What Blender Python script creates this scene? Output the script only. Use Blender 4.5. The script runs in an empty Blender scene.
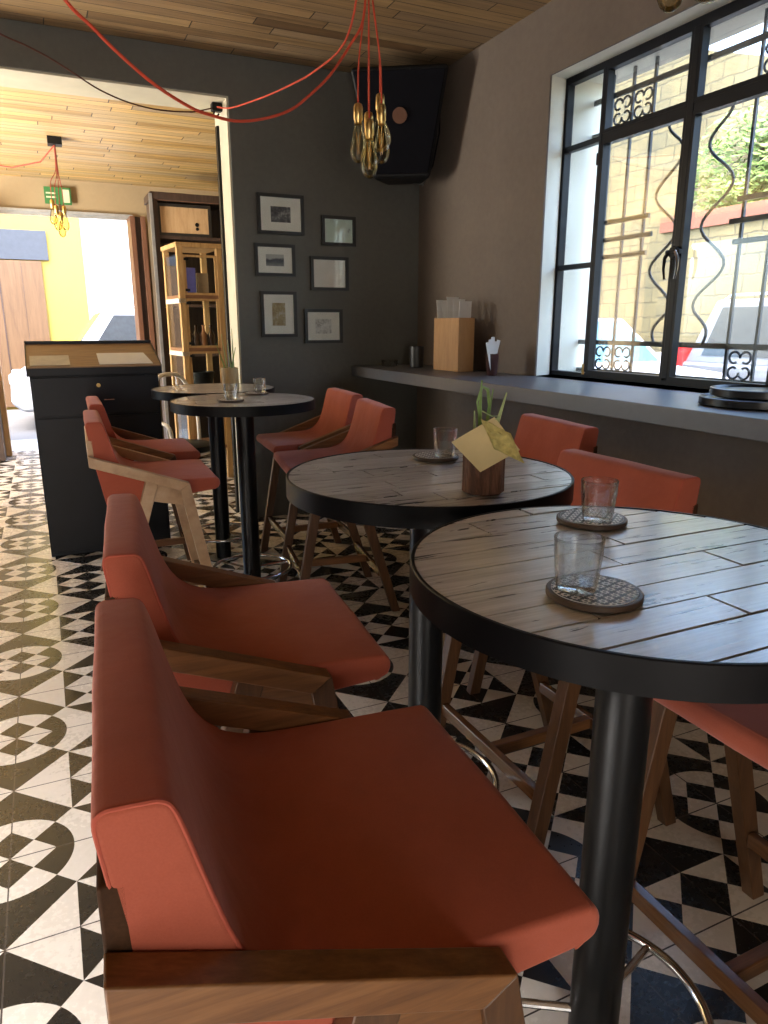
import bpy, bmesh, math, random
from mathutils import Vector, Matrix
PI = math.pi
scene = bpy.context.scene
COL = scene.collection
random.seed(7)

# ------------------------------------------------------------------ geometry helpers
class G:
    """collects shapes for ONE mesh"""
    def __init__(self):
        self.v = []; self.f = []; self.a = []
    def add(self, vs, fs, val=0.0):
        n = len(self.v)
        self.v += [tuple(p) for p in vs]
        self.f += [tuple(i + n for i in q) for q in fs]
        self.a += [val] * len(fs)
        return self
    def box(self, x0, y0, z0, x1, y1, z1, val=0.0):
        return self.hexa([(x0,y0,z0),(x1,y0,z0),(x1,y1,z0),(x0,y1,z0),(x0,y0,z1),(x1,y0,z1),(x1,y1,z1),(x0,y1,z1)], val)
    def hexa(self, p, val=0.0):
        return self.add(p, [(3,2,1,0),(4,5,6,7),(0,1,5,4),(1,2,6,5),(2,3,7,6),(3,0,4,7)], val)
    def prism(self, poly, lo, hi, axis='y', val=0.0):
        n = len(poly)
        def P(a, b, c):
            return {'y': (a, c, b), 'z': (a, b, c), 'x': (c, a, b)}[axis]
        vs = [P(a, b, lo) for a, b in poly] + [P(a, b, hi) for a, b in poly]
        fs = [tuple(range(n))[::-1], tuple(range(n, 2*n))] + [(i, (i+1) % n, n + (i+1) % n, n + i) for i in range(n)]
        return self.add(vs, fs, val)
    def cyl(self, p0, p1, r0, r1=None, n=16):
        r1 = r0 if r1 is None else r1
        p0 = Vector(p0); p1 = Vector(p1); d = (p1 - p0).normalized()
        u = d.orthogonal().normalized(); w = d.cross(u)
        vs = []
        for p, r in ((p0, r0), (p1, r1)):
            vs += [p + (u*math.cos(2*PI*i/n) + w*math.sin(2*PI*i/n))*r for i in range(n)]
        fs = [tuple(range(n))[::-1], tuple(range(n, 2*n))] + [(i, (i+1) % n, n+(i+1) % n, n+i) for i in range(n)]
        return self.add(vs, fs)
    def tube(self, pts, r, n=8, closed=False):
        pts = [Vector(p) for p in pts]; m = len(pts); vs = []; fs = []
        up = None
        for i, p in enumerate(pts):
            a = pts[i-1] if (i > 0 or closed) else p
            b = pts[(i+1) % m] if (i < m-1 or closed) else p
            d = (b - a).normalized()
            if up is None:
                up = d.orthogonal().normalized()
            up = (up - d*up.dot(d))
            up = up.normalized() if up.length > 1e-6 else d.orthogonal().normalized()
            w = d.cross(up)
            rr = r[i] if isinstance(r, (list, tuple)) else r
            vs += [p + (up*math.cos(2*PI*k/n) + w*math.sin(2*PI*k/n))*rr for k in range(n)]
        for i in range(m if closed else m-1):
            j = (i+1) % m
            fs += [(i*n+k, i*n+(k+1) % n, j*n+(k+1) % n, j*n+k) for k in range(n)]
        if not closed:
            fs += [tuple(range(n))[::-1], tuple(range((m-1)*n, m*n))]
        return self.add(vs, fs)
    def lathe(self, prof, n=32, c=(0, 0, 0), rf=None, cap=True):
        vs = []; fs = []; m = len(prof)
        for r, z in prof:
            for k in range(n):
                a = 2*PI*k/n
                q = r * (rf(a, z) if rf else 1.0)
                vs.append((c[0]+q*math.cos(a), c[1]+q*math.sin(a), c[2]+z))
        for i in range(m-1):
            fs += [(i*n+k, i*n+(k+1) % n, (i+1)*n+(k+1) % n, (i+1)*n+k) for k in range(n)]
        if cap:
            fs += [tuple(range(n))[::-1], tuple(range((m-1)*n, m*n))]
        return self.add(vs, fs)
    def loop_lathe(self, prof, n=32, c=(0, 0, 0)):
        """closed ring section"""
        m = len(prof); vs = []; fs = []
        for r, z in prof:
            vs += [(c[0]+r*math.cos(2*PI*k/n), c[1]+r*math.sin(2*PI*k/n), c[2]+z) for k in range(n)]
        for i in range(m):
            j = (i+1) % m
            fs += [(i*n+k, i*n+(k+1) % n, j*n+(k+1) % n, j*n+k) for k in range(n)]
        return self.add(vs, fs)
    def torus(self, c, R, r, n=48, m=10, axis='z'):
        pts = []
        for i in range(n):
            a = 2*PI*i/n
            if axis == 'z': pts.append((c[0]+R*math.cos(a), c[1]+R*math.sin(a), c[2]))
            else: pts.append((c[0], c[1]+R*math.cos(a), c[2]+R*math.sin(a)))
        return self.tube(pts, r, m, True)
    def rot(self, ang, c=(0, 0, 0), axis='Z'):
        M = Matrix.Translation(Vector(c)) @ Matrix.Rotation(ang, 4, axis) @ Matrix.Translation(-Vector(c))
        self.v = [tuple(M @ Vector(p)) for p in self.v]
        return self

def obj(name, g, mat, parent=None, bevel=0.0, smooth=False, loc=(0, 0, 0), rotz=0.0, seg=2, ang=35):
    me = bpy.data.meshes.new(name)
    me.from_pydata(g.v, [], g.f)
    if any(g.a):
        at = me.attributes.new('rnd', 'FLOAT', 'FACE')
        at.data.foreach_set('value', g.a)
    bm = bmesh.new(); bm.from_mesh(me)
    bmesh.ops.recalc_face_normals(bm, faces=bm.faces)
    bm.to_mesh(me); bm.free()
    if mat is not None: me.materials.append(mat)
    o = bpy.data.objects.new(name, me); COL.objects.link(o)
    o.location = loc; o.rotation_euler = (0, 0, rotz)
    if parent is not None: o.parent = parent
    if smooth or bevel > 0:
        me.polygons.foreach_set('use_smooth', [True]*len(me.polygons))
        if bevel <= 0: me.set_sharp_from_angle(angle=math.radians(ang))
    if bevel > 0:
        m = o.modifiers.new('bevel', 'BEVEL'); m.width = bevel; m.segments = seg
        m.limit_method = 'ANGLE'; m.angle_limit = math.radians(30); m.harden_normals = True
    return o

def tag(o, label, cat, group=None, kind=None):
    o['label'] = label; o['category'] = cat
    if group: o['group'] = group
    if kind: o['kind'] = kind
    return o

def thing(name, label, cat, loc=(0, 0, 0), rotz=0.0, group=None):
    o = bpy.data.objects.new(name, None); COL.objects.link(o)
    o.empty_display_size = 0.1
    o.location = loc; o.rotation_euler = (0, 0, rotz)
    return tag(o, label, cat, group)

def struct(name, g, mat, label=None, **k):
    o = obj(name, g, mat, **k); o['kind'] = 'structure'
    if label: o['label'] = label; o['category'] = name.split('_')[0]
    return o

def copy_tree(o, parent=None):
    c = o.copy(); COL.objects.link(c)
    if parent is not None: c.parent = parent
    for ch in o.children: copy_tree(ch, c)
    return c

# ------------------------------------------------------------------ node helpers
class S:
    """a socket or number with arithmetic that makes math nodes"""
    def __init__(s, nt, k): s.nt = nt; s.k = k
    def op(s, o, *args):
        n = s.nt.nodes.new('ShaderNodeMath'); n.operation = o
        for i, a in enumerate((s,) + args):
            a = a.k if isinstance(a, S) else a
            if isinstance(a, (int, float)): n.inputs[i].default_value = a
            else: s.nt.links.new(a, n.inputs[i])
        return S(s.nt, n.outputs[0])
    def __add__(s, b): return s.op('ADD', b)
    def __sub__(s, b): return s.op('SUBTRACT', b)
    def __mul__(s, b): return s.op('MULTIPLY', b)
    def __truediv__(s, b): return s.op('DIVIDE', b)
    def lt(s, b): return s.op('LESS_THAN', b)
    def gt(s, b): return s.op('GREATER_THAN', b)
    def floor(s): return s.op('FLOOR')
    def fract(s): return s.op('FRACT')
    def abs(s): return s.op('ABSOLUTE')
    def min(s, b): return s.op('MINIMUM', b)
    def max(s, b): return s.op('MAXIMUM', b)
    def eq(s, b): return (S(s.nt, 1.0) - (s - b).abs())
    def sel(s, a, b):
        """s ? a : b"""
        a = a if isinstance(a, S) else S(s.nt, float(a)); b = b if isinstance(b, S) else S(s.nt, float(b))
        return s*a + (S(s.nt, 1.0) - s)*b

class Mat:
    def __init__(m, name):
        m.mat = bpy.data.materials.new(name); m.mat.use_nodes = True
        m.nt = m.mat.node_tree; m.nt.nodes.clear()
        m.out = m.nt.nodes.new('ShaderNodeOutputMaterial')
        m.b = m.nt.nodes.new('ShaderNodeBsdfPrincipled')
        m.nt.links.new(m.b.outputs[0], m.out.inputs[0])
    def set(m, **kw):
        for k, v in kw.items():
            k = {'color': 'Base Color', 'rough': 'Roughness', 'metal': 'Metallic', 'spec': 'Specular IOR Level', 'sheen': 'Sheen Weight',
                 'sheenr': 'Sheen Roughness', 'coat': 'Coat Weight', 'coatr': 'Coat Roughness', 'trans': 'Transmission Weight', 'ior': 'IOR', 'emit': 'Emission Color',
                 'estr': 'Emission Strength', 'sheent': 'Sheen Tint'}[k]
            if isinstance(v, S): v = v.k
            if isinstance(v, tuple): v = (*v, 1.0) if len(v) == 3 else v
            if isinstance(v, (int, float, tuple)): m.b.inputs[k].default_value = v
            else: m.nt.links.new(v, m.b.inputs[k])
        return m
    def pos(m):
        n = m.nt.nodes.new('ShaderNodeNewGeometry'); return n.outputs['Position']
    def objco(m):
        n = m.nt.nodes.new('ShaderNodeTexCoord'); return n.outputs['Object']
    def xyz(m, vec):
        n = m.nt.nodes.new('ShaderNodeSeparateXYZ'); m.nt.links.new(vec, n.inputs[0])
        return [S(m.nt, o) for o in n.outputs]
    def comb(m, x, y, z):
        n = m.nt.nodes.new('ShaderNodeCombineXYZ')
        for i, a in enumerate((x, y, z)):
            a = a.k if isinstance(a, S) else a
            if isinstance(a, (int, float)): n.inputs[i].default_value = a
            else: m.nt.links.new(a, n.inputs[i])
        return n.outputs[0]
    def scale(m, vec, s):
        n = m.nt.nodes.new('ShaderNodeVectorMath'); n.operation = 'MULTIPLY'
        m.nt.links.new(vec, n.inputs[0]); n.inputs[1].default_value = s
        return n.outputs[0]
    def noise(m, vec, scale, detail=4, rough=0.6, dist=0.0):
        n = m.nt.nodes.new('ShaderNodeTexNoise'); m.nt.links.new(vec, n.inputs['Vector'])
        n.inputs['Scale'].default_value = scale; n.inputs['Detail'].default_value = detail
        n.inputs['Roughness'].default_value = rough; n.inputs['Distortion'].default_value = dist
        return S(m.nt, n.outputs[0])
    def white(m, vec):
        n = m.nt.nodes.new('ShaderNodeTexWhiteNoise'); n.noise_dimensions = '3D'
        m.nt.links.new(vec, n.inputs['Vector']); return S(m.nt, n.outputs['Value'])
    def ramp(m, fac, stops, mode='LINEAR'):
        n = m.nt.nodes.new('ShaderNodeValToRGB'); n.color_ramp.interpolation = mode
        fac = fac.k if isinstance(fac, S) else fac
        m.nt.links.new(fac, n.inputs[0])
        e = n.color_ramp.elements
        while len(e) < len(stops): e.new(0.5)
        for el, (p, c) in zip(e, stops):
            el.position = p; el.color = (*c, 1.0) if isinstance(c, tuple) else (c, c, c, 1.0)
        return n.outputs[0]
    def mix(m, fac, a, b, mode='MIX'):
        n = m.nt.nodes.new('ShaderNodeMix'); n.data_type = 'RGBA'; n.blend_type = mode
        for i, v in ((0, fac), (6, a), (7, b)):
            v = v.k if isinstance(v, S) else v
            if isinstance(v, tuple): n.inputs[i].default_value = (*v, 1.0)
            elif isinstance(v, (int, float)): n.inputs[i].default_value = v
            else: m.nt.links.new(v, n.inputs[i])
        return n.outputs[2]
    def bump(m, h, strength=0.3, dist=0.002):
        n = m.nt.nodes.new('ShaderNodeBump'); n.inputs['Strength'].default_value = strength
        n.inputs['Distance'].default_value = dist
        h = h.k if isinstance(h, S) else h
        m.nt.links.new(h, n.inputs['Height']); m.nt.links.new(n.outputs[0], m.b.inputs['Normal'])
        return m
    def attr(m, name):
        n = m.nt.nodes.new('ShaderNodeAttribute'); n.attribute_name = name; return S(m.nt, n.outputs['Fac'])
    def objrnd(m):
        n = m.nt.nodes.new('ShaderNodeObjectInfo'); return S(m.nt, n.outputs['Random'])

def plain(name, color, rough=0.5, metal=0.0, vary=0.12, scale=14.0, bump=0.0, **kw):
    m = Mat(name)
    n = m.noise(m.objco(), scale, 4)
    lo = tuple(max(0, c*(1-vary)) for c in color); hi = tuple(min(1, c*(1+vary)) for c in color)
    m.set(color=m.ramp(n, [(0.3, lo), (0.7, hi)]), rough=rough, metal=metal, **kw)
    if bump: m.bump(m.noise(m.objco(), scale*6, 3), bump, 0.003)
    return m.mat

def wood(name, c0, c1, c2, stretch, rough=0.45, fine=1.0, spec=0.5):
    """grain runs along the axis whose stretch is smallest"""
    m = Mat(name)
    co = m.scale(m.objco(), stretch)
    n = m.noise(co, 1.0*fine, 6, 0.65, 0.4)
    f = m.noise(m.scale(m.objco(), tuple(s*5 for s in stretch)), 1.0*fine, 3)
    t = n*0.75 + f*0.25
    m.set(color=m.ramp(t, [(0.3, c0), (0.5, c1), (0.7, c2)]), rough=rough, spec=spec)
    m.bump(t, 0.25, 0.002)
    return m.mat

def glass_sheet(name, tint=(0.95, 0.97, 0.96), refl=0.5):
    """thin pane: straight-through light plus a fresnel reflection"""
    m = Mat(name); nt = m.nt
    t = nt.nodes.new('ShaderNodeBsdfTransparent'); t.inputs[0].default_value = (*tint, 1)
    g = nt.nodes.new('ShaderNodeBsdfGlossy'); g.inputs['Roughness'].default_value = 0.02
    fr = nt.nodes.new('ShaderNodeFresnel'); fr.inputs[0].default_value = 1.45
    mx = nt.nodes.new('ShaderNodeMixShader')
    f = S(nt, fr.outputs[0])*refl
    nt.links.new(f.k, mx.inputs[0]); nt.links.new(t.outputs[0], mx.inputs[1]); nt.links.new(g.outputs[0], mx.inputs[2])
    nt.links.new(mx.outputs[0], m.out.inputs[0])
    return m.mat

# ------------------------------------------------------------------ materials
def fabric_mat():
    m = Mat('terracotta_fabric'); o = m.objco()
    big = m.noise(o, 5.0, 3); fine = m.noise(o, 380.0, 2)
    t = big*0.7 + fine*0.3
    m.set(color=m.ramp(t, [(0.3, (0.35, 0.080, 0.046)), (0.7, (0.45, 0.110, 0.064))]), rough=0.85, spec=0.25, sheen=0.4, sheenr=0.45, sheent=(1.0, 0.62, 0.6))
    h = m.noise(o, 9.0, 3)*1.0 + m.noise(o, 500.0, 2)*0.035
    m.bump(h, 0.35, 0.012)
    return m.mat
FABRIC = fabric_mat()
PIPING = plain('terracotta_piping', (0.44, 0.09, 0.055), 0.85)
WOOD_X = wood('stool_wood_rail', (0.10, 0.038, 0.012), (0.195, 0.083, 0.027), (0.3, 0.14, 0.05), (3.0, 45.0, 45.0), 0.42)
WOOD_Z = wood('stool_wood_leg', (0.055, 0.022, 0.009), (0.1, 0.044, 0.017), (0.155, 0.074, 0.032), (45.0, 45.0, 3.0), 0.42)
WOOD_Y = wood('stool_wood_bar', (0.075, 0.03, 0.012), (0.14, 0.062, 0.025), (0.21, 0.1, 0.043), (45.0, 3.0, 45.0), 0.22, spec=0.9)
WOOD_SHADED = wood('stool_wood_shaded', (0.03, 0.014, 0.007), (0.05, 0.023, 0.011), (0.08, 0.038, 0.018), (45.0, 3.0, 45.0), 0.7, spec=0.1)  # same wood as the frame, with the crossbar's shade put into the colour
WOOD_LIT = wood('stool_wood_lit', (0.36, 0.21, 0.11), (0.5, 0.32, 0.18), (0.58, 0.4, 0.25), (8.0, 45.0, 8.0), 0.45)  # lit copy of the frame wood, glare mixed into the colour
BLACK = plain('black_steel', (0.005, 0.0055, 0.0065), 0.3, 0.0, 0.3, 6, spec=0.3)
RIM = plain('dark_steel_band', (0.0055, 0.0055, 0.0065), 0.42, 0.0, 0.35, 9, spec=0.12)
CHROME = plain('polished_chrome', (0.72, 0.72, 0.74), 0.12, 1.0, 0.04)
FRAME = plain('window_steel', (0.005, 0.006, 0.010), 0.42, 0.0, 0.2, spec=0.25)
GRILLE = plain('grille_iron', (0.035, 0.042, 0.055), 0.5, 0.0, 0.2)
BRASS = plain('brass', (0.62, 0.42, 0.16), 0.28, 1.0, 0.1)
REDCORD = plain('red_cloth_cord', (0.62, 0.075, 0.035), 0.75)
DARKCORD = plain('dark_cord', (0.035, 0.022, 0.02), 0.75)
PAPER = plain('white_paper', (0.68, 0.67, 0.65), 0.8, 0, 0.04)
CARD = plain('yellow_card', (0.62, 0.5, 0.26), 0.75, 0, 0.08)
LEAF = plain('green_leaf', (0.16, 0.27, 0.07), 0.5, 0, 0.35, 30)
LEAF2 = plain('pale_green_leaf', (0.36, 0.44, 0.2), 0.5, 0, 0.3, 30)
BLACKPL = plain('black_plastic', (0.006, 0.006, 0.007), 0.5, 0, 0.2, spec=0.25)
NAVY = plain('counter_paint', (0.006, 0.007, 0.011), 0.45, 0, 0.25, 5, spec=0.3)
LIGHTWOOD = wood('light_oak', (0.34, 0.19, 0.075), (0.5, 0.31, 0.13), (0.6, 0.4, 0.2), (30, 30, 3), 0.5)
BOXWOOD = wood('plywood_box', (0.42, 0.22, 0.09), (0.52, 0.29, 0.125), (0.58, 0.34, 0.16), (20, 20, 4), 0.5)
BROWNTOP = wood('counter_top_wood', (0.13, 0.07, 0.034), (0.21, 0.12, 0.06), (0.27, 0.16, 0.085), (4, 30, 30), 0.45)
DARKWOOD = wood('dark_wood', (0.03, 0.018, 0.014), (0.055, 0.033, 0.025), (0.085, 0.052, 0.04), (30, 30, 3), 0.45)
REDWOOD = wood('reddish_shutter_wood', (0.1, 0.04, 0.022), (0.17, 0.075, 0.042), (0.22, 0.1, 0.06), (30, 30, 3), 0.5)
GATEWOOD = wood('gate_boards', (0.075, 0.036, 0.012), (0.11, 0.056, 0.02), (0.135, 0.074, 0.03), (14, 14, 1.2), 0.6)
PANE = glass_sheet('window_glass', (0.95, 0.97, 0.96), 0.3)
PANE2 = glass_sheet('picture_glass', (0.98, 0.99, 0.98), 0.35)
BULB = glass_sheet('amber_bulb_glass', (0.985, 0.92, 0.7), 0.9)
CREAM = plain('cream_plaster', (0.62, 0.58, 0.46), 0.8, 0, 0.08, 4)
REVEAL = plain('white_reveal_paint', (0.86, 0.83, 0.7), 0.7, 0, 0.05, 4)

def clear_glass():
    m = Mat('clear_drinking_glass'); nt = m.nt
    m.set(color=(0.98, 0.99, 0.99), rough=0.0, trans=1.0, ior=1.45, spec=0.5)
    t = nt.nodes.new('ShaderNodeBsdfTransparent'); t.inputs[0].default_value = (0.96, 0.97, 0.97, 1)
    g = nt.nodes.new('ShaderNodeBsdfGlossy'); g.inputs['Roughness'].default_value = 0.03
    lw = nt.nodes.new('ShaderNodeLayerWeight'); lw.inputs[0].default_value = 0.12
    a = nt.nodes.new('ShaderNodeMixShader'); nt.links.new((S(nt, lw.outputs['Fresnel'])*0.7).k, a.inputs[0])
    nt.links.new(t.outputs[0], a.inputs[1]); nt.links.new(g.outputs[0], a.inputs[2])
    b = nt.nodes.new('ShaderNodeMixShader'); b.inputs[0].default_value = 0.22
    nt.links.new(a.outputs[0], b.inputs[1]); nt.links.new(m.b.outputs[0], b.inputs[2])
    nt.links.new(b.outputs[0], m.out.inputs[0])
    return m.mat
GLASS = clear_glass()

def floor_mat():
    m = Mat('patterned_cement_tile'); p3 = m.pos(); x, y, z = m.xyz(p3)
    L = 0.326
    u = ((x + 0.232)/L); v = ((y - 1.93)/L)
    p = u.op('PINGPONG', 1.0); q = v.op('PINGPONG', 1.0)
    r2 = p*p + q*q
    inc = r2.lt(0.25); a = p.gt(q); sm = p + q
    wc = a.eq(sm.lt(0.36))
    lt15 = sm.lt(1.5)
    far = p.lt(0.5).sel(1.0, q.lt(0.5).sel(0.0, a.eq(lt15)))
    w = inc.sel(wc, sm.lt(1.0).sel(a, far))
    one = S(m.nt, 1.0)
    gr = p.min(one - p).min(q.min(one - q)).lt(0.006)
    n1 = m.noise(p3, 3.0, 5); n2 = m.noise(p3, 60.0, 4)
    wear = n1*0.6 + n2*0.4
    light = m.ramp(wear, [(0.3, (0.62, 0.57, 0.51)), (0.7, (0.74, 0.69, 0.63))])
    dark = m.ramp(wear, [(0.3, (0.012, 0.0115, 0.011)), (0.75, (0.022, 0.02, 0.0185))])
    c = m.mix(w, dark, light)
    c = m.mix(gr, c, (0.06, 0.05, 0.045))
    m.set(color=c, rough=m.ramp(wear, [(0.3, 0.2), (0.7, 0.34)]), spec=0.5)
    m.bump(n2*0.4 - gr*1.0, 0.25, 0.0015)
    return m.mat
FLOOR = floor_mat()

def planks_mat(name, cols, w=0.105, length=1.1, rough=0.5):
    m = Mat(name); p3 = m.pos(); x, y, z = m.xyz(p3)
    row = (y/w).floor()
    off = m.white(m.comb(row, 3.3, 0.5))
    col = (x/length + off*7.0).floor()
    idn = m.white(m.comb(row, col, 1.7))
    g = m.noise(m.comb(x*1.2 + idn*30.0, y*28.0, idn*10.0), 1.0, 6, 0.7, 0.6)
    base = m.ramp(idn, cols)
    t = m.ramp(g, [(0.3, 0.55), (0.55, 1.0), (0.8, 1.3)])
    c = m.mix(1.0, base, t, 'MULTIPLY')
    e1 = (y/w).fract(); e2 = (x/length + off*7.0).fract()
    one = S(m.nt, 1.0)
    gap = e1.min(one - e1).lt(0.025).max(e2.min(one - e2).lt(0.003))
    c = m.mix(gap, c, (0.02, 0.013, 0.008))
    m.set(color=c, rough=rough)
    m.bump(g*0.5 - gap*1.0, 0.4, 0.004)
    return m.mat
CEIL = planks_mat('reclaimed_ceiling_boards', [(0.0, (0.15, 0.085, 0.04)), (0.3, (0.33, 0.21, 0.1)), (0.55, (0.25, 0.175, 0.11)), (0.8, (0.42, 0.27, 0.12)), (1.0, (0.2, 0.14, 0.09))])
CEIL_LIT = planks_mat('lit_golden_boards', [(0.0, (0.5, 0.31, 0.11)), (0.3, (0.7, 0.47, 0.17)), (0.55, (0.56, 0.42, 0.23)), (0.8, (0.76, 0.5, 0.19)), (1.0, (0.5, 0.37, 0.22))])  # lit copy of the boards, bounced street light put into the colour

def table_mat():
    m = Mat('weathered_table_planks'); o = m.objco(); x, y, z = m.xyz(o)
    rnd = m.attr('rnd'); orr = m.objrnd()
    k = rnd*37.0 + orr*91.0
    g = m.noise(m.comb(x*3.0 + k, y*42.0, k), 1.0, 7, 0.7, 1.0)
    g2 = m.noise(m.comb(x*9.0 + k*2.0, y*150.0, k), 1.0, 3, 0.6)
    base = m.ramp(rnd, [(0.0, (0.44, 0.41, 0.39)), (0.35, (0.62, 0.6, 0.58)), (0.7, (0.76, 0.745, 0.73)), (1.0, (0.52, 0.49, 0.47))])
    c = m.mix(1.0, base, m.ramp(g, [(0.3, 0.62), (0.5, 1.0), (0.75, 1.22)]), 'MULTIPLY')
    c = m.mix(0.35, c, m.ramp(g2, [(0.35, (0.32, 0.285, 0.26)), (0.65, (0.82, 0.8, 0.78))]))
    # worm-eaten splits, long along the grain
    cr = m.noise(m.comb(x*3.2 + k*3.0, y*26.0, k*1.3), 1.0, 4, 0.6, 2.2)
    lowf = m.noise(m.comb(x*2.2 + k, y*6.0, k*2.1), 1.0, 2)
    crack = S(m.nt, m.ramp(cr + (lowf - 0.5)*0.35, [(0.635, 0.0), (0.655, 1.0)]))
    c = m.mix(crack, c, (0.018, 0.012, 0.009))
    m.set(color=c, rough=m.ramp(g, [(0.3, 0.3), (0.7, 0.44)]), spec=0.65)
    m.set(coat=0.9, coatr=0.2)
    m.bump(g*0.4 + g2*0.15 - crack*1.2, 0.5, 0.003)
    return m.mat
TABLE = table_mat()

def plaster(name, c, vary=0.12, bump=0.5, rough=0.75):
    m = Mat(name); p = m.pos()
    n = m.noise(p, 1.6, 5, 0.6, 0.3); f = m.noise(p, 26.0, 5, 0.65)
    t = n*0.6 + f*0.4
    m.set(color=m.ramp(t, [(0.32, tuple(k*(1-vary) for k in c)), (0.68, tuple(k*(1+vary) for k in c))]), rough=rough)
    m.bump(f*0.8 + n*0.4, bump, 0.006)
    return m.mat
WALLGREY = plaster('charcoal_wall', (0.128, 0.13, 0.116), 0.14, 0.2, 0.6)
WALLTAUPE = plaster('taupe_wall', (0.165, 0.13, 0.106), 0.14, 0.6)
WALLTAN = plaster('tan_wall', (0.36, 0.27, 0.16), 0.08, 0.2)
LEDGE = plaster('ledge_paint', (0.095, 0.094, 0.105), 0.15, 0.06, 0.4)
LEDGE.node_tree.nodes['Principled BSDF'].inputs['Specular IOR Level'].default_value = 1.0
YELLOW = plaster('yellow_facade', (0.36, 0.25, 0.04), 0.05, 0.2)
WHITEF = plaster('white_facade', (0.85, 0.83, 0.78), 0.05, 0.2)
ROADM = plaster('road_asphalt', (0.13, 0.127, 0.124), 0.15, 0.3, 0.85)
PAVE = plaster('pale_pavement', (0.5, 0.48, 0.45), 0.1, 0.2, 0.85)

def stone_mat():
    m = Mat('yellow_stone_blocks'); p = m.pos(); x, y, z = m.xyz(p)
    br = m.nt.nodes.new('ShaderNodeTexBrick')
    wob = m.noise(p, 3.0, 3)
    m.nt.links.new(m.comb(y + x + wob*0.12, z + wob*0.1, 0.0), br.inputs['Vector'])
    br.inputs['Scale'].default_value = 1.0
    br.inputs['Brick Width'].default_value = 0.55; br.inputs['Row Height'].default_value = 0.33
    br.inputs['Mortar Size'].default_value = 0.018; br.inputs['Mortar Smooth'].default_value = 0.4
    br.inputs['Color1'].default_value = (0.2, 0.155, 0.075, 1); br.inputs['Color2'].default_value = (0.14, 0.118, 0.066, 1)
    br.inputs['Mortar'].default_value = (0.09, 0.08, 0.055, 1)
    c = m.mix(0.35, br.outputs['Color'], m.ramp(m.noise(p, 2.2, 5), [(0.35, (0.085, 0.082, 0.052)), (0.65, (0.22, 0.175, 0.08))]))
    m.set(color=c, rough=0.9)
    m.bump(S(m.nt, br.outputs['Fac'])*-1.0 + m.noise(p, 14, 4)*0.5, 0.8, 0.03)
    return m.mat
STONE = stone_mat()
BRICKRED = plaster('red_brick_cap', (0.2, 0.07, 0.042), 0.2, 0.6)

def coaster_mat():
    m = Mat('perforated_coaster_top'); x, y, z = m.xyz(m.objco())
    s = 0.0155
    def dots(ox, oy, rad):
        fx = (x/s + ox).fract() - 0.5; fy = (y/s + oy).fract() - 0.5
        return (fx*fx + fy*fy).lt(rad*1.15)
    d = dots(0.0, 0.0, 0.03)
    for ox, oy in ((0.3, 0.0), (-0.3, 0.0), (0.0, 0.3), (0.0, -0.3)):
        d = d.max(dots(ox, oy, 0.03))
    d = d.max(dots(0.5, 0.5, 0.02))
    r = (x*x + y*y).op('SQRT')
    d = d*r.lt(0.057)
    m.set(color=m.mix(d, (0.82, 0.78, 0.71), (0.02, 0.016, 0.014)), rough=0.4)
    m.bump(d*-1.0, 0.6, 0.002)
    return m.mat
COASTER = coaster_mat()
COASTEREDGE = plain('coaster_edge', (0.075, 0.045, 0.028), 0.45)
def bark_mat():
    m = Mat('bark'); o = m.objco()
    n = m.noise(m.scale(o, (60, 60, 9)), 1.0, 6, 0.7, 1.2)
    m.set(color=m.ramp(n, [(0.3, (0.035, 0.014, 0.009)), (0.5, (0.13, 0.055, 0.032)), (0.72, (0.24, 0.12, 0.07))]), rough=0.8)
    m.bump(n, 0.9, 0.006)
    return m.mat
BARK = bark_mat()
BAMBOO = wood('pale_bamboo', (0.3, 0.2, 0.09), (0.44, 0.31, 0.14), (0.55, 0.4, 0.2), (30, 30, 3), 0.5)

# ------------------------------------------------------------------ room shell
WX = 2.70        # right wall plane
BY = 5.15        # back wall plane
CZ = 3.12        # ceiling
g = G().box(-3.2, -3.6, -0.12, 3.2, 9.25, 0.0); struct('floor', g, FLOOR)
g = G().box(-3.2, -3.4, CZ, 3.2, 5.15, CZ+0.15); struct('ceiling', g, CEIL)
g = G().box(-3.2, 5.52, 2.935, 3.2, 9.25, CZ+0.15); struct('ceiling_far', g, CEIL_LIT, 'golden lit plank ceiling of the room beyond the opening')
# back wall: pier right of the opening plus the lintel over it (thickness 5.15 - 5.52)
JX = 1.28
g = G().box(JX, BY, 0, 3.2, 5.52, CZ)
struct('wall_back', g, WALLGREY)
g = G().box(-3.2, BY, 2.875, JX, 5.52, CZ)
struct('wall_back_lintel', g, WALLGREY, 'charcoal lintel over the wide opening')
g = G().box(JX-0.012, BY+0.012, 0, JX, 5.52, 2.875)
struct('trim_1', g, CREAM, 'cream painted side reveal of the wide opening')
g = G().box(-3.2, BY+0.012, 2.863, JX-0.012, 5.52, 2.875)
struct('trim_2', g, CREAM, 'cream painted underside of the lintel')
g = G().box(JX-0.03, 5.40, 0, JX-0.0125, 5.45, 2.75)
struct('trim_3', g, BLACKPL, 'thin black sliding track strip on the opening reveal')
# right wall with the window hole (thickness 2.70 - 3.22)
W0, W1, WB, WT = 1.78, 3.62, 1.12, 2.755
def wall_with_holes(x0, x1, holes):
    g = G(); ys = -3.4
    for (a, b, c, d) in holes:
        g.box(x0, ys, 0, x1, a, CZ)
        g.box(x0, a, 0, x1, b, c); g.box(x0, a, d, x1, b, CZ)
        ys = b
    return g.box(x0, ys, 0, x1, 5.15, CZ)
g = wall_with_holes(2.70, 2.712, [(1.75, 3.608, WB, WT)])
g2 = wall_with_holes(2.712, 3.22, [(1.75, 3.72, WB, 2.80)])
g.add(g2.v, g2.f)
struct('wall_right', g, WALLTAUPE)
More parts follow.
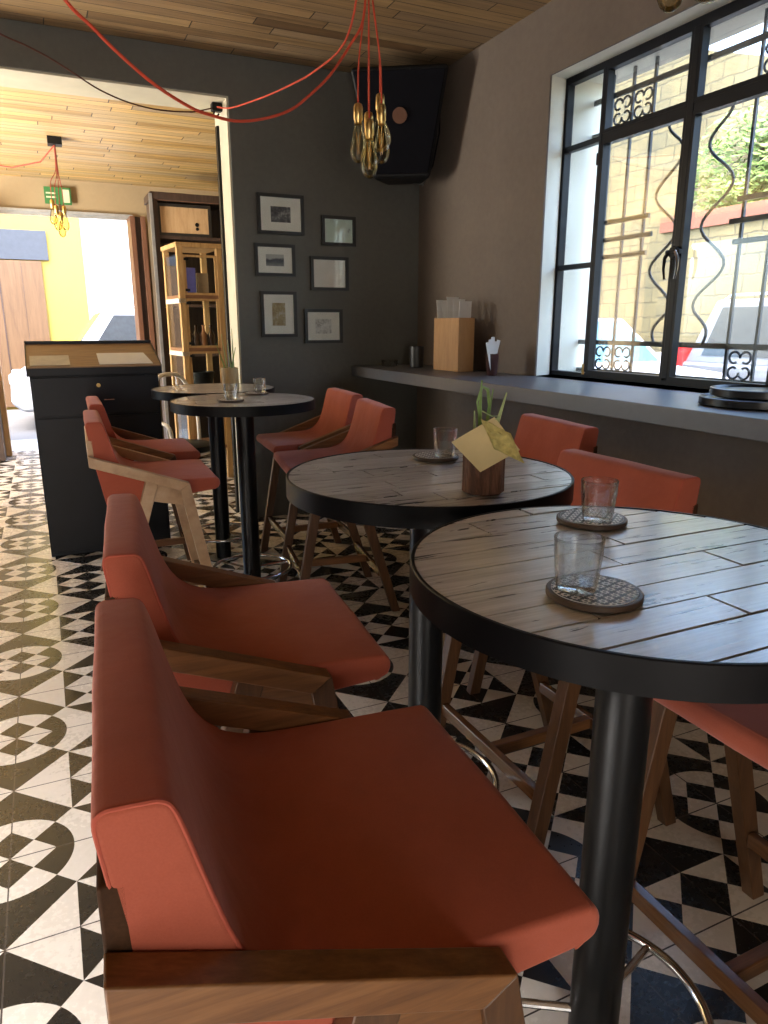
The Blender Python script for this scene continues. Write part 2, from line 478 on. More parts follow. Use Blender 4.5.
# splayed pale reveal lining the window
g = G()
g.hexa([(2.7005,3.608,1.12),(2.885,3.695,1.12),(2.885,3.72,1.12),(2.7005,3.72,1.12),(2.7005,3.608,2.80),(2.885,3.695,2.80),(2.885,3.72,2.80),(2.7005,3.72,2.80)])
g.hexa([(2.7005,1.75,2.755),(2.90,1.75,2.783),(2.90,3.70,2.783),(2.7005,3.70,2.755),(2.7005,1.75,2.80),(2.90,1.75,2.80),(2.90,3.70,2.80),(2.7005,3.70,2.80)])
g.box(2.93, 3.705, 1.12, 3.225, 3.72, 2.80); g.box(2.93, 1.75, 2.79, 3.225, 3.705, 2.80)
struct('trim_4', g, REVEAL, 'pale splayed reveal around the window')
LO0, LO1, LOT = -2.0, 1.1, 2.1       # wide street opening in the left wall, beside the camera
FO0, FO1 = 5.9, 8.4                    # unseen opening added to light the far room, left of the view
g = G().box(-3.2, -3.4, 0, -3.0, LO0, CZ); g.box(-3.2, LO1, 0, -3.0, FO0, CZ); g.box(-3.2, FO1, 0, -3.0, 9.25, CZ)
g.box(-3.2, LO0, LOT, -3.0, LO1, CZ); g.box(-3.2, FO0, 2.6, -3.0, FO1, CZ); g.box(-3.2, FO0, 0, -3.0, FO1, 0.4)
struct('wall_left', g, WALLGREY)
g = G()
g.box(-3.2, -3.4, 0, -1.7, -3.2, CZ); g.box(0.3, -3.4, 0, WX, -3.2, CZ); g.box(-1.7, -3.4, 2.1, 0.3, -3.2, CZ)
struct('wall_front', g, WALLTAUPE)
# far room walls
g = G().box(2.7, 5.52, 0, 3.2, 9.25, 2.935); struct('wall_far_right', g, WALLTAN)
g = G()
DL, DR, DT = -0.47, 1.07, 2.60
g.box(-3.0, 9.0, 0, DL, 9.25, 2.935); g.box(DR, 9.0, 0, 2.7, 9.25, 2.935); g.box(DL, 9.0, DT, DR, 9.25, 2.935)
struct('wall_far_back', g, WALLTAN)
g = G().box(DL, 8.96, DT-0.045, DR, 9.0, DT-0.012); g.box(DL, 8.94, DT-0.012, DR, 9.0, DT+0.015)
struct('trim_5', g, plain('pale_steel', (0.5, 0.52, 0.55), 0.4, 0.6), 'pale steel lintel strip over the street door')
# ledge shelf running under the window
LZ = 1.12; LX = 2.13
g = G().box(LX, -3.2, LZ-0.075, 2.90, 5.15, LZ)
struct('trim_6', g, LEDGE, 'dark glossy ledge shelf running below the window', bevel=0.004)

# ------------------------------------------------------------------ window_1
FX0, FX1 = 2.875, 2.925
win = bpy.data.objects.new('window_1', None); COL.objects.link(win); win['kind'] = 'structure'
win['label'] = 'black steel casement window with transom panes in the right wall'; win['category'] = 'window'
WZ0, WZ1, TZ = 1.12, 2.785, 2.405
M0, M1, M2, M3, M4 = 3.70, 3.36, 2.75, 2.14, 1.79
g = G()
g.box(FX0, M4-0.02, WZ0, FX1, M0, WZ0+0.028); g.box(FX0, M4-0.02, WZ1-0.04, FX1, M0, WZ1)
g.box(FX0, M0-0.03, WZ0, FX1, M0, WZ1); g.box(FX0, M4-0.02, WZ0, FX1, M4+0.02, WZ1)
obj('window_frame', g, FRAME, win, bevel=0.003)
for y in (M1, M2, M3):
    w = 0.011 if y != M2 else 0.018
    obj('mullion', G().box(FX0-0.008, y-w, WZ0+0.035, FX1+0.005, y+w, WZ1-0.04), FRAME, win, bevel=0.003)
g = G().box(FX0-0.004, M3, TZ-0.019, FX1+0.003, M1, TZ+0.019); obj('transom', g, FRAME, win, bevel=0.003)
for a, b in ((M1, M0-0.03), (M4+0.02, M3)):
    obj('transom', G().box(FX0+0.005, a, TZ-0.014, FX1-0.005, b, TZ+0.014), FRAME, win)
    obj('glazing_bar', G().box(FX0+0.005, a, 1.74, FX1-0.005, b, 1.768), FRAME, win)
def sash(y0, y1, z0, z1, name='casement'):
    g = G(); t = 0.019; x0, x1 = FX0-0.006, FX1-0.012
    g.box(x0, y0, z0, x1, y0+t, z1); g.box(x0, y1-t, z0, x1, y1, z1)
    g.box(x0, y0+t, z0, x1, y1-t, z0+t); g.box(x0, y0+t, z1-t, x1, y1-t, z1)
    s = obj(name, g, FRAME, win)
    obj('pane', G().box(2.897, y0+t*0.5, z0+t*0.5, 2.901, y1-t*0.5, z1-t*0.5), PANE, s)
    return s
sash(M2+0.015, M1-0.009, WZ0+0.026, TZ-0.017); sash(M3+0.009, M2-0.015, WZ0+0.026, TZ-0.017)
sash(M2+0.015, M1-0.009, TZ+0.017, WZ1-0.036, 'transom_sash'); sash(M3+0.009, M2-0.015, TZ+0.017, WZ1-0.036, 'transom_sash')
for a, b in ((M1+0.02, M0-0.02), (M4+0.01, M3-0.02)):
    for z0, z1 in ((WZ0+0.03, 1.75), (1.76, TZ-0.01), (TZ+0.01, WZ1-0.03)):
        obj('pane', G().box(2.897, a, z0, 2.901, b, z1), PANE, win)
hd = obj('latch', G().cyl((2.845, M2, 1.765), (2.885, M2, 1.765), 0.03, 0.026, 14).box(2.84, M2-0.045, 1.755, 2.862, M2+0.045, 1.778), BLACKPL, win, bevel=0.004)
for s in (-1, 1):
    obj('lever', G().tube([(2.842, M2+s*0.02, 1.77), (2.838, M2+s*0.04, 1.74), (2.838, M2+s*0.042, 1.69), (2.84, M2+s*0.033, 1.64)], [0.01, 0.009, 0.007, 0.005], 8),
        BLACKPL if s > 0 else CHROME, hd, smooth=True)
obj('hinge', G().cyl((2.868, M1+0.01, 1.14), (2.868, M1+0.01, 1.2), 0.008, n=10), BRASS, win, smooth=True)
obj('hinge', G().cyl((2.868, M1+0.01, 2.27), (2.868, M1+0.01, 2.33), 0.008, n=10), DARKCORD, win, smooth=True)

# wrought-iron grille outside the glass
gr = thing('window_grille', 'dark wrought iron grille with wavy bars outside the window glass', 'grille', (3.10, 2.75, 1.13))
GX, GY, GZ = 3.10, 2.75, 1.13
def part(name, g, mat, parent, off, **k):
    g.v = [(p[0]-off[0], p[1]-off[1], p[2]-off[2]) for p in g.v]
    return obj(name, g, mat, parent, **k)
GO = (GX, GY, GZ)
for z in (1.145, 1.318, 2.497, 2.68):
    part('rail', G().box(GX-0.006, 1.78, z-0.014, GX+0.006, 3.70, z+0.014), GRILLE, gr, GO)
for y in (3.55, 3.386, 3.227, 2.58, 2.42, 2.25, 2.09, 1.93):
    part('vertical_bar', G().box(GX-0.007, y-0.007, 1.13, GX+0.007, y+0.007, 2.79), GRILLE, gr, GO)
def wave(yc, amp, s):
    pts = []
    for i in range(49):
        t = i/48; z = 1.318 + t*(2.497-1.318)
        pts.append((GX, yc - s*amp*math.cos((z-1.522)/0.3835*2*PI)*min(1, 7.5*t, 9*(1-t)+0.1), z))
    return pts
part('wavy_bar', G().tube(wave(3.068, 0.083, 1), 0.008, 8), GRILLE, gr, GO, smooth=True)
part('wavy_bar', G().tube(wave(2.742, 0.083, -1), 0.008, 8), GRILLE, gr, GO, smooth=True)
for z in (1.81, 1.905, 2.003):
    part('crossbar', G().box(GX-0.02, 3.16 + (0.015 if z != 1.905 else -0.015), z-0.012, GX-0.007, 3.56, z+0.012), GRILLE, gr, GO)
    part('crossbar', G().box(GX-0.02, 2.25, z-0.012, GX-0.007, 2.61 + (0.03 if z == 1.905 else 0), z+0.012), GRILLE, gr, GO)
def scroll(yc, zc, r=0.033):
    g = G()
    for sy, sz in ((1, 1), (-1, 1), (1, -1), (-1, -1)):
        c = (yc+sy*r*1.0, zc+sz*r*1.25); pts = []
        for i in range(22):
            a = i/21*1.7*PI; rr = r*(1.0-0.28*i/21)
            pts.append((GX, c[0]-sy*rr*math.cos(a), c[1]+sz*rr*math.sin(a)-sz*r*0.2))
        g.tube(pts, 0.006, 6)
    return g
for y, z in ((3.47, 1.228), (3.306, 1.228), (2.50, 1.228), (3.465, 2.59), (3.306, 2.59), (2.50, 2.59), (2.17, 1.228)):
    part('scroll', scroll(y, z), GRILLE, gr, GO, smooth=True)

# ------------------------------------------------------------------ bar stools
def offset_poly(P, d):
    n = len(P); out = []
    for i in range(n):
        a = Vector(P[i-1]); b = Vector(P[i]); c = Vector(P[(i+1) % n])
        e1 = (b-a).normalized(); e2 = (c-b).normalized()
        n1 = Vector((-e1.y, e1.x)); n2 = Vector((-e2.y, e2.x))
        m = (n1+n2); m = m/max(m.length, 1e-6)
        k = max(0.5, m.dot(n1))
        out.append(tuple(b + m*(d/k)))
    return out
def spline(ctrl, n=8):
    """Catmull-Rom through open control points"""
    out = []
    C = [ctrl[0]] + list(ctrl) + [ctrl[-1]]
    for i in range(1, len(C)-2):
        p0, p1, p2, p3 = (Vector(C[i+j-1]) for j in range(4))
        for k in range(n):
            t = k/n
            out.append(tuple(0.5*((2*p1) + (p2-p0)*t + (2*p0-5*p1+4*p2-p3)*t*t + (3*p1-p0-3*p2+p3)*t**3)))
    out.append(tuple(ctrl[-1])); return out
# side profile of the cushion, counter-clockwise, (x forward, z up)
top = spline([(0.262, 0.748), (0.258, 0.759), (0.249, 0.766), (0.233, 0.7685), (0.12, 0.771), (0.0, 0.774), (-0.04, 0.777), (-0.078, 0.785), (-0.112, 0.803), (-0.138, 0.833), (-0.158, 0.875), (-0.176, 0.935), (-0.193, 1.0), (-0.201, 1.024), (-0.207, 1.032), (-0.215, 1.036)], 5)
back = [(-0.235, 1.037)] + spline([(-0.256, 1.037), (-0.264, 1.033), (-0.268, 1.024), (-0.2665, 1.0), (-0.249, 0.87), (-0.218, 0.695), (-0.212, 0.675), (-0.201, 0.664)], 4)
bot = spline([(-0.185, 0.661), (-0.1, 0.675), (0.06, 0.697), (0.222, 0.713), (0.242, 0.7165), (0.256, 0.7245), (0.262, 0.738)], 4)
PROF = top + back + bot
HW = 0.247
def cushion():
    g = G(); r = 0.008; st = [(-HW, r)]
    secs = [(HW - r + r*math.sin(a), r*(1-math.cos(a))) for a in (PI/2, PI/2*0.8, PI/2*0.55, PI/2*0.28, 0.0)]
    ys = [(-y, d) for y, d in secs] + [(-0.12, 0), (0.0, -0.0015), (0.12, 0)] + [(y, d) for y, d in reversed(secs)]
    n = len(PROF); vs = []; fs = []
    for y, d in ys:
        vs += [(x, y, z) for x, z in offset_poly(PROF, d)]
    m = len(ys)
    for i in range(m-1):
        fs += [(i*n+k, i*n+(k+1) % n, (i+1)*n+(k+1) % n, (i+1)*n+k) for k in range(n)]
    fs += [tuple(range(n)), tuple(range((m-1)*n, m*n))]
    g.add(vs, fs)
    return g
CUT_P, CUT_N = Vector((-0.105, 0, 0.790)), Vector((0.79, 0, -0.61))
def cut_mesh(o, keep_seat):
    bm = bmesh.new(); bm.from_mesh(o.data)
    bmesh.ops.triangulate(bm, faces=[f for f in bm.faces if len(f.verts) > 4])
    bmesh.ops.bisect_plane(bm, geom=bm.verts[:]+bm.edges[:]+bm.faces[:], plane_co=CUT_P, plane_no=CUT_N, clear_outer=not keep_seat, clear_inner=keep_seat)
    es = [e for e in bm.edges if e.is_boundary]
    bmesh.ops.holes_fill(bm, edges=es, sides=0)
    bmesh.ops.recalc_face_normals(bm, faces=bm.faces)
    bm.to_mesh(o.data); bm.free()
    o.data.polygons.foreach_set('use_smooth', [True]*len(o.data.polygons))
    o.data.set_sharp_from_angle(angle=math.radians(50))

def make_stool():
    t = thing('bar_stool', 'stool', 'stool', (0, 0, 0), 0, 'terracotta bar stools around the tables')
    s = obj('seat', cushion(), FABRIC, t); cut_mesh(s, True)
    b = obj('backrest', cushion(), FABRIC, t); cut_mesh(b, False)
    inner = [p for p in offset_poly(PROF, 0.0025) if (p[0]-CUT_P.x)*CUT_N.x + (p[1]-CUT_P.z)*CUT_N.z < -0.004]
    # start the seam at the cut's front edge
    i0 = max(range(len(inner)), key=lambda i: math.dist(inner[i], inner[i-1]))
    inner = inner[i0:] + inner[:i0]
    for sy in (-1, 1):
        obj('piping', G().tube([(x, sy*(HW-0.0022), z) for x, z in inner], 0.0021, 6), PIPING, b, smooth=True)
    # wooden side frames
    A = Vector((-0.270, 0.902)); B = Vector((0.125, 0.760)); d = (B-A).normalized(); dn = Vector((d.y, -d.x))*0.042
    foot = Vector((0.265, 0.0)); ld = (foot-B).normalized(); ln = Vector((ld.y, -ld.x))*0.046   # towards the back
    if ln.x > 0: ln = -ln
    if dn.y > 0: dn = -dn
    # inner mitre corner
    p, q = A+dn, B+ln
    den = d.x*ld.y - d.y*ld.x
    u = ((q-p).x*ld.y - (q-p).y*ld.x)/den
    I = p + d*u
    def raily(x): return (A + d*((x-A.x)/d.x))
    for sy in (-1, 1):
        lo, hi = sorted((sy*0.2475, sy*0.287))
        obj('side_rail', G().prism([tuple(A), tuple(B), tuple(I), (A.x, A.y-0.045)], lo, hi), WOOD_X, t, bevel=0.003)
        obj('leg', G().prism([tuple(B), tuple(foot), (foot.x-0.044, 0), tuple(I)], lo+0.001, hi-0.001), WOOD_Z, t, bevel=0.003)
        zr = raily(-0.03).y - 0.0455
        obj('leg', G().prism([(-0.006, zr-0.004), (-0.244, 0), (-0.286, 0), (-0.056, zr+0.011)], lo+0.002, hi-0.002), WOOD_Z, t, bevel=0.003)
        z0, z1 = raily(-0.01).y - 0.0455, raily(0.085).y - 0.0455
        l2, h2 = sorted((sy*0.256, sy*0.276))
        obj('apron', G().prism([(-0.01, z0), (0.087, z1), (0.098, z1-0.068), (-0.032, z0-0.072)], l2, h2), WOOD_X, t, bevel=0.002)
    obj('crossbar', G().box(-0.270, -0.247, 0.85, -0.244, 0.247, 0.964), WOOD_SHADED, t, bevel=0.004)
    obj('footrest', G().box(0.188, -0.247, 0.200, 0.212, 0.247, 0.238), WOOD_Y, t, bevel=0.003)
    obj('stretcher', G().box(-0.2, -0.247, 0.188, -0.178, 0.247, 0.226), WOOD_Y, t, bevel=0.003)
    obj('stretcher', G().box(-0.178, -0.014, 0.19, 0.188, 0.014, 0.226), WOOD_X, t, bevel=0.003)
    return t
STOOLS = [
    (0.278, 0.778, -4.0, 'terracotta bar stool nearest the camera, filling the bottom left of the photo'),
    (0.343, 1.476, -5.5, 'terracotta bar stool directly behind the one nearest the camera, left of the yellow card'),
    (0.398, 3.37, -1.9, 'terracotta bar stool before the black counter, showing its whole pale lit wooden side frame'),
    (0.451, 4.095, -1.0, 'terracotta bar stool by the black counter, partly hidden behind another such stool'),
    (1.247, 0.715, 180.0, 'bar stool with only its pink seat corner showing under the front table'),
    (1.256, 1.547, 180.4, 'bar stool whose dark red backrest rises just behind the front table and its glasses'),
    (1.685, 2.419, 173.4, 'bar stool whose small dark red backrest shows below the ledge, beside the bark vase'),
    (1.279, 3.375, 171.4, 'pinkish bar stool right of the far tables, nearer one, its wooden legs in view'),
    (1.384, 4.046, 176.2, 'pinkish bar stool right of the far tables, the farther one beside the charcoal wall'),
]
proto = make_stool()
for i, (x, y, a, lab) in enumerate(STOOLS):
    o = proto if i == 0 else copy_tree(proto)
    o.location = (x, y, 0); o.rotation_euler = (0, 0, math.radians(a)); o['label'] = lab
    if i == 2:                                   # glare on this stool's frame, put in as a paler wood colour
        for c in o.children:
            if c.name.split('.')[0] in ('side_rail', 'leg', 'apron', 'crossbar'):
                c.material_slots[0].link = 'OBJECT'; c.material_slots[0].material = WOOD_LIT

# ------------------------------------------------------------------ tables
TR, TH = 0.357, 1.06
def clip_convex(poly, circ):
    out = poly; n = len(circ)
    for i in range(n):
        a = circ[i]; b = circ[(i+1) % n]; inp = out; out = []
        if not inp: return []
        side = lambda p: (b[0]-a[0])*(p[1]-a[1]) - (b[1]-a[1])*(p[0]-a[0])
        for j in range(len(inp)):
            p, q = inp[j-1], inp[j]; sp, sq = side(p), side(q)
            if (sp >= 0) != (sq >= 0):
                t = sp/(sp-sq); out.append((p[0]+(q[0]-p[0])*t, p[1]+(q[1]-p[1])*t))
            if sq >= 0: out.append(q)
    return out
def table_planks(seed, y_off):
    rng = random.Random(seed); g = G()
    R = TR-0.007
    circ = [(R*math.cos(2*PI*i/96), R*math.sin(2*PI*i/96)) for i in range(96)]
    w = 0.0755; y = -0.45 + y_off
    while y < 0.4:
        ww = w*rng.uniform(0.88, 1.1)
        xs = [-0.5]
        x = -0.36 + rng.uniform(0.1, 0.5)
        while x < 0.36:
            xs.append(x); x += rng.uniform(0.35, 0.7)
        xs.append(0.5)
        for a, b in zip(xs[:-1], xs[1:]):
            gap = rng.choice((0.0016, 0.0022, 0.0032)); sk = rng.uniform(-0.012, 0.012)
            P = clip_convex([(a+gap, y+gap), (b-gap-sk*0.3, y+gap), (b-gap, y+ww-gap), (a+gap+sk*0.3, y+ww-gap)], circ)
            if len(P) >= 3: g.prism(P, 1.0573, TH + rng.uniform(-0.0008, 0.0008), 'z', rng.uniform(0.02, 1.0))
        y += ww
    return g
TABLES = [
    (0.812, 0.797, 3, 0.012, (17, 150, 268), 'round plank bar table nearest the camera, holding two ribbed glasses'),
    (0.848, 1.550, 8, 0.03, (40, 165, 285), 'round plank bar table in the middle, holding the bark vase with the yellow card'),
    (0.887, 3.562, 15, 0.02, (5, 130, 250), 'round plank bar table in front of the charcoal wall, the nearer of the far pair'),
    (0.895, 4.297, 21, 0.0, (60, 180, 300), 'round plank bar table at the back holding the small bamboo vase, farther of two'),
]
for x, y, seed, yo, angs, lab in TABLES:
    t = thing('bar_table', lab, 'table', (x, y, 0), 0, 'round bar tables')
    obj('tabletop', table_planks(seed, yo), TABLE, t)
    obj('rim_band', G().loop_lathe([(TR-0.006, 1.014), (TR, 1.014), (TR, 1.0595), (TR-0.0015, 1.0612), (TR-0.006, 1.0612)], 96), RIM, t, smooth=True)
    obj('underlay', G().lathe([(TR-0.007, 1.040), (TR-0.007, 1.0572)], 96), BLACKPL, t)
    obj('top_plate', G().lathe([(0.10, 1.030), (0.10, 1.0395)], 32).box(-0.3, -0.02, 1.018, 0.3, 0.02, 1.0395).box(-0.02, -0.3, 1.018, 0.02, 0.3, 1.0395), BLACK, t)
    obj('pole', G().cyl((0, 0, 0.012), (0, 0, 1.029), 0.0455, n=32), BLACK, t, smooth=True)
    obj('base_plate', G().lathe([(0.095, 0.0), (0.095, 0.008), (0.055, 0.012)], 32), BLACK, t, smooth=True)
    obj('foot_ring', G().torus((0, 0, 0.172), 0.205, 0.0095, 64, 12), CHROME, t, smooth=True)
    for a in angs:
        a = math.radians(a); c, s = math.cos(a), math.sin(a)
        obj('spoke', G().cyl((0.044*c, 0.044*s, 0.166), (0.2*c, 0.2*s, 0.171), 0.008, n=10), CHROME, t, smooth=True)

# ------------------------------------------------------------------ coasters and tumblers
def coaster(x, y, lab, z=TH+0.0015):
    t = thing('coaster', lab, 'coaster', (x, y, z), random.uniform(0, 1), 'round perforated coasters')
    obj('rim', G().lathe([(0.060, 0.0), (0.0645, 0.003), (0.0645, 0.009), (0.063, 0.0105), (0.058, 0.0105), (0.058, 0.0)], 48), COASTEREDGE, t, smooth=True)
    obj('perforated_plate', G().lathe([(0.0575, 0.0085), (0.0575, 0.0112)], 48), COASTER, t)
    return t
def tumbler_geo():
    H, r0, r1, th = 0.074, 0.0265, 0.0335, 0.0021
    def rf(a, z):
        k = max(0.0, min(1.0, (z-0.008)/0.006))*max(0.0, min(1.0, (0.064-z)/0.006))
        return 1.0 + 0.028*k*abs(math.cos(a*7))
    prof = [(r0-0.003, 0.0)]
    for i in range(13):
        z = 0.002 + (H-0.002)*i/12
        prof.append((r0 + (r1-r0)*i/12, z))
    prof.append((r1-th*0.5, H+0.001))
    for i in range(12, -1, -1):
        z = 0.013 + (H-0.013)*i/12
        prof.append((r0 - th + (r1-r0)*(z/H), z))
    g = G(); n = 84; vs = []; fs = []; m = len(prof)
    for i, (r, z) in enumerate(prof):
        for k in range(n):
            a = 2*PI*k/n; q = r*(rf(a, z) if i <= 13 else 1.0)
            vs.append((q*math.cos(a), q*math.sin(a), z))
    for i in range(m-1):
        fs += [(i*n+k, i*n+(k+1) % n, (i+1)*n+(k+1) % n, (i+1)*n+k) for k in range(n)]
    fs += [tuple(range(n))[::-1], tuple(range((m-1)*n, m*n))]
    return g.add(vs, fs)
tumbler0 = []
def tumbler(x, y, z, lab):
    if not tumbler0:
        o = obj('tumbler', tumbler_geo(), GLASS, smooth=True, ang=60); tumbler0.append(o)
    else:
        o = tumbler0[0].copy(); COL.objects.link(o)
    o.location = (x, y, z); o.rotation_euler = (0, 0, random.uniform(0, 1))
    return tag(o, lab, 'glass', 'ribbed glass tumblers')
CT = TH + 0.0015 + 0.0112 + 0.0005
coaster(0.645, 0.704, 'brown perforated coaster nearest the camera, under the front glass'); tumbler(0.620, 0.712, CT, 'ribbed tumbler nearest the camera on the front coaster')
coaster(0.900, 1.004, 'dark perforated coaster at the back edge of the front table'); tumbler(0.893, 0.982, CT, 'ribbed tumbler at the back of the front table')
coaster(0.955, 1.705, 'round coaster beside the bark vase on the middle table'); tumbler(0.968, 1.678, CT, 'ribbed tumbler left of the bark vase on the middle table')
coaster(0.800, 3.470, 'small dark coaster on the nearer far table, below the bamboo vase in view'); tumbler(0.800, 3.46, CT, 'small tumbler on the nearer far table, below the bamboo vase in view')
coaster(1.012, 3.775, 'small dark coaster at the back right of the nearer far table'); tumbler(1.025, 3.76, CT, 'small tumbler at the back right of the nearer far table')

# ------------------------------------------------------------------ vases
def blade(pts, w, th=0.0012):
    """strap leaf along a path, folded slightly"""
    g = G(); n = len(pts); vs = []; fs = []
    pts = [Vector(p) for p in pts]
    for i, p in enumerate(pts):
        d = (pts[min(i+1, n-1)] - pts[max(i-1, 0)]).normalized()
        s = d.cross(Vector((0.35, -1, 0.1))).normalized()
        nn = s.cross(d).normalized()
        ww = w*(1.0 - 0.75*(i/(n-1))**2)
        vs += [p - s*ww, p + nn*ww*0.35, p + s*ww, p + nn*(ww*0.35+th) , ]
    for i in range(n-1):
        for a, b in ((0, 1), (1, 2), (2, 3), (3, 0)):
            fs.append((i*4+a, i*4+b, (i+1)*4+b, (i+1)*4+a))
    fs += [(0, 1, 2, 3), tuple((n-1)*4+k for k in (3, 2, 1, 0))]
    return g.add(vs, fs)
v = thing('bark_vase', 'bark covered vase with green stems and a yellow card on the middle table', 'vase', (0.852, 1.305, TH+0.0015))
rngv = random.Random(4); rr = [1 + rngv.uniform(-0.05, 0.05) for _ in range(40)]
def barkf(a, z): return rr[int(a/(2*PI)*40) % 40]
obj('vase_body', G().lathe([(0.040, 0), (0.045, 0.004), (0.0445, 0.05), (0.045, 0.10), (0.043, 0.106), (0.036, 0.106), (0.035, 0.03)], 40, rf=barkf), BARK, v, smooth=True)
obj('stem', blade([(-0.012, 0, 0.02), (-0.012, 0, 0.12), (-0.014, 0.0, 0.19), (-0.012, 0, 0.245)], 0.009), LEAF, v, smooth=True)
obj('stem', blade([(0.0, 0.0, 0.02), (0.004, 0, 0.14), (0.010, 0, 0.19), (0.004, 0, 0.225), (-0.010, 0, 0.232), (-0.022, 0, 0.20), (-0.018, 0, 0.175)], 0.007), LEAF, v, smooth=True)
obj('stem', blade([(-0.016, 0.01, 0.02), (-0.020, 0.01, 0.13), (-0.022, 0.01, 0.18)], 0.007), LEAF2, v, smooth=True)
obj('stem', blade([(0.012, -0.005, 0.02), (0.020, -0.005, 0.12), (0.034, -0.005, 0.17), (0.050, -0.004, 0.217)], 0.009), LEAF2, v, smooth=True)
obj('stem', blade([(0.008, 0.01, 0.02), (0.012, 0.01, 0.14), (0.024, 0.01, 0.225)], 0.006), LEAF, v, smooth=True)
# the card hangs from the neck of the vase, facing the room
cg = G(); cc = Vector((-0.043, -0.068, 0.118)); ux = Vector((0.906, -0.423, 0)); uz = Vector((0.10, 0.17, 0.98)).normalized(); un = ux.cross(uz).normalized()
cor = [(-0.070, 0.006), (-0.008, -0.056), (0.073, -0.010), (0.018, 0.058)]
cg.add([cc + ux*a + uz*b for a, b in cor] + [cc + ux*a + uz*b + un*0.0012 for a, b in cor], [(0,1,2,3), (7,6,5,4), (0,4,5,1), (1,5,6,2), (2,6,7,3), (3,7,4,0)])
cd = obj('card', cg, CARD, v); cd['label'] = 'square yellow paper card hung cornerwise'
m_ = cc + un*0.0013
obj('printed_mark', G().add([m_+ux*a+uz*b+un*k for k in (0, 0.0006) for a, b in ((0.016, 0.0), (0.030, -0.004), (0.029, 0.001), (0.017, 0.005))], [(0,1,2,3), (7,6,5,4), (0,4,5,1), (1,5,6,2), (2,6,7,3), (3,7,4,0)]), DARKCORD, cd)
rc = random.Random(9); fg = G(); N = 9
hs = [[rc.uniform(-0.001, 0.010) for _ in range(N)] for _ in range(N)]
vs = [cc + ux*(0.004 + 0.062*i/(N-1) - 0.03*(j/(N-1)-0.5)) + uz*(-0.020 + 0.062*j/(N-1) - 0.03*(i/(N-1)-0.4)) + un*(0.0032 + hs[i][j]) for i in range(N) for j in range(N)]
fg.add(vs, [(i*N+j, (i+1)*N+j, (i+1)*N+j+1, i*N+j+1) for i in range(N-1) for j in range(N-1)])
fo = obj('crumpled_flower', fg, plain('dry_yellow_petals', (0.5, 0.42, 0.15), 0.8, 0, 0.3, 60), cd, smooth=True, ang=70)
fm = fo.modifiers.new('thick', 'SOLIDIFY'); fm.thickness = 0.0012
obj('twine', G().tube([cc + ux*0.018 + uz*0.052, cc + ux*0.03 + uz*0.06 + un*0.004, Vector((0.004, -0.02, 0.17)), Vector((-0.01, 0.0, 0.18))], 0.0012, 6), LEAF2, v, smooth=True)

v = thing('bamboo_vase', 'small pale bamboo vase with thin green stems on the far table', 'vase', (0.945, 4.08, TH+0.0015))
obj('vase_body', G().lathe([(0.044, 0), (0.047, 0.003), (0.047, 0.125), (0.044, 0.128), (0.039, 0.126), (0.038, 0.02)], 32), BAMBOO, v, smooth=True)
for dx, dy, tx, h in ((-0.015, 0, -0.07, 0.26), (-0.005, 0.01, -0.035, 0.31), (0.01, 0, -0.005, 0.28), (0.02, -0.01, 0.02, 0.34), (0.0, -0.015, 0.035, 0.24)):
    obj('stem', blade([(dx, dy, 0.025), (dx*0.7+tx*0.3, dy, 0.14), (tx, dy, h)], 0.006), LEAF2 if h > 0.27 else LEAF, v, smooth=True)

# ------------------------------------------------------------------ pictures on the charcoal wall
def print_mat(name, kind):
    m = Mat(name); x, y, z = m.xyz(m.objco()); o = m.objco()
    n = m.noise(o, 18.0, 5, 0.65); n2 = m.noise(o, 60.0, 4)
    if kind == 'photo':
        t = n*0.7 + n2*0.3; c = m.ramp(t, [(0.35, (0.02, 0.02, 0.025)), (0.5, (0.12, 0.12, 0.14)), (0.66, (0.5, 0.5, 0.5))])
    elif kind == 'land':
        t = z*-9.0 + n*0.5 + 0.15; c = m.ramp(t, [(0.25, (0.5, 0.5, 0.5)), (0.4, (0.05, 0.06, 0.08)), (0.55, (0.1, 0.12, 0.15)), (0.75, (0.3, 0.32, 0.34))])
    elif kind == 'colour':
        c = m.ramp(n*0.6+n2*0.4, [(0.35, (0.25, 0.17, 0.09)), (0.5, (0.45, 0.36, 0.2)), (0.62, (0.6, 0.56, 0.5)), (0.72, (0.2, 0.14, 0.1))])
    elif kind == 'green':
        c = m.ramp(n, [(0.4, (0.72, 0.86, 0.8)), (0.64, (0.66, 0.78, 0.73)), (0.72, (0.2, 0.25, 0.24))])
    elif kind == 'sketch':
        c = m.ramp(n*0.6+n2*0.4, [(0.42, (0.42, 0.42, 0.41)), (0.5, (0.74, 0.74, 0.73)), (0.6, (0.86, 0.86, 0.85))])
    else:
        c = m.ramp(n, [(0.3, (0.8, 0.77, 0.74)), (0.7, (0.88, 0.85, 0.82))])
    m.set(color=c, rough=0.6); return m.mat
MATBOARD = plain('mat_board', (0.92, 0.91, 0.87), 0.8, 0, 0.04)
FRAMEB = plain('black_picture_frame', (0.02, 0.018, 0.017), 0.4)
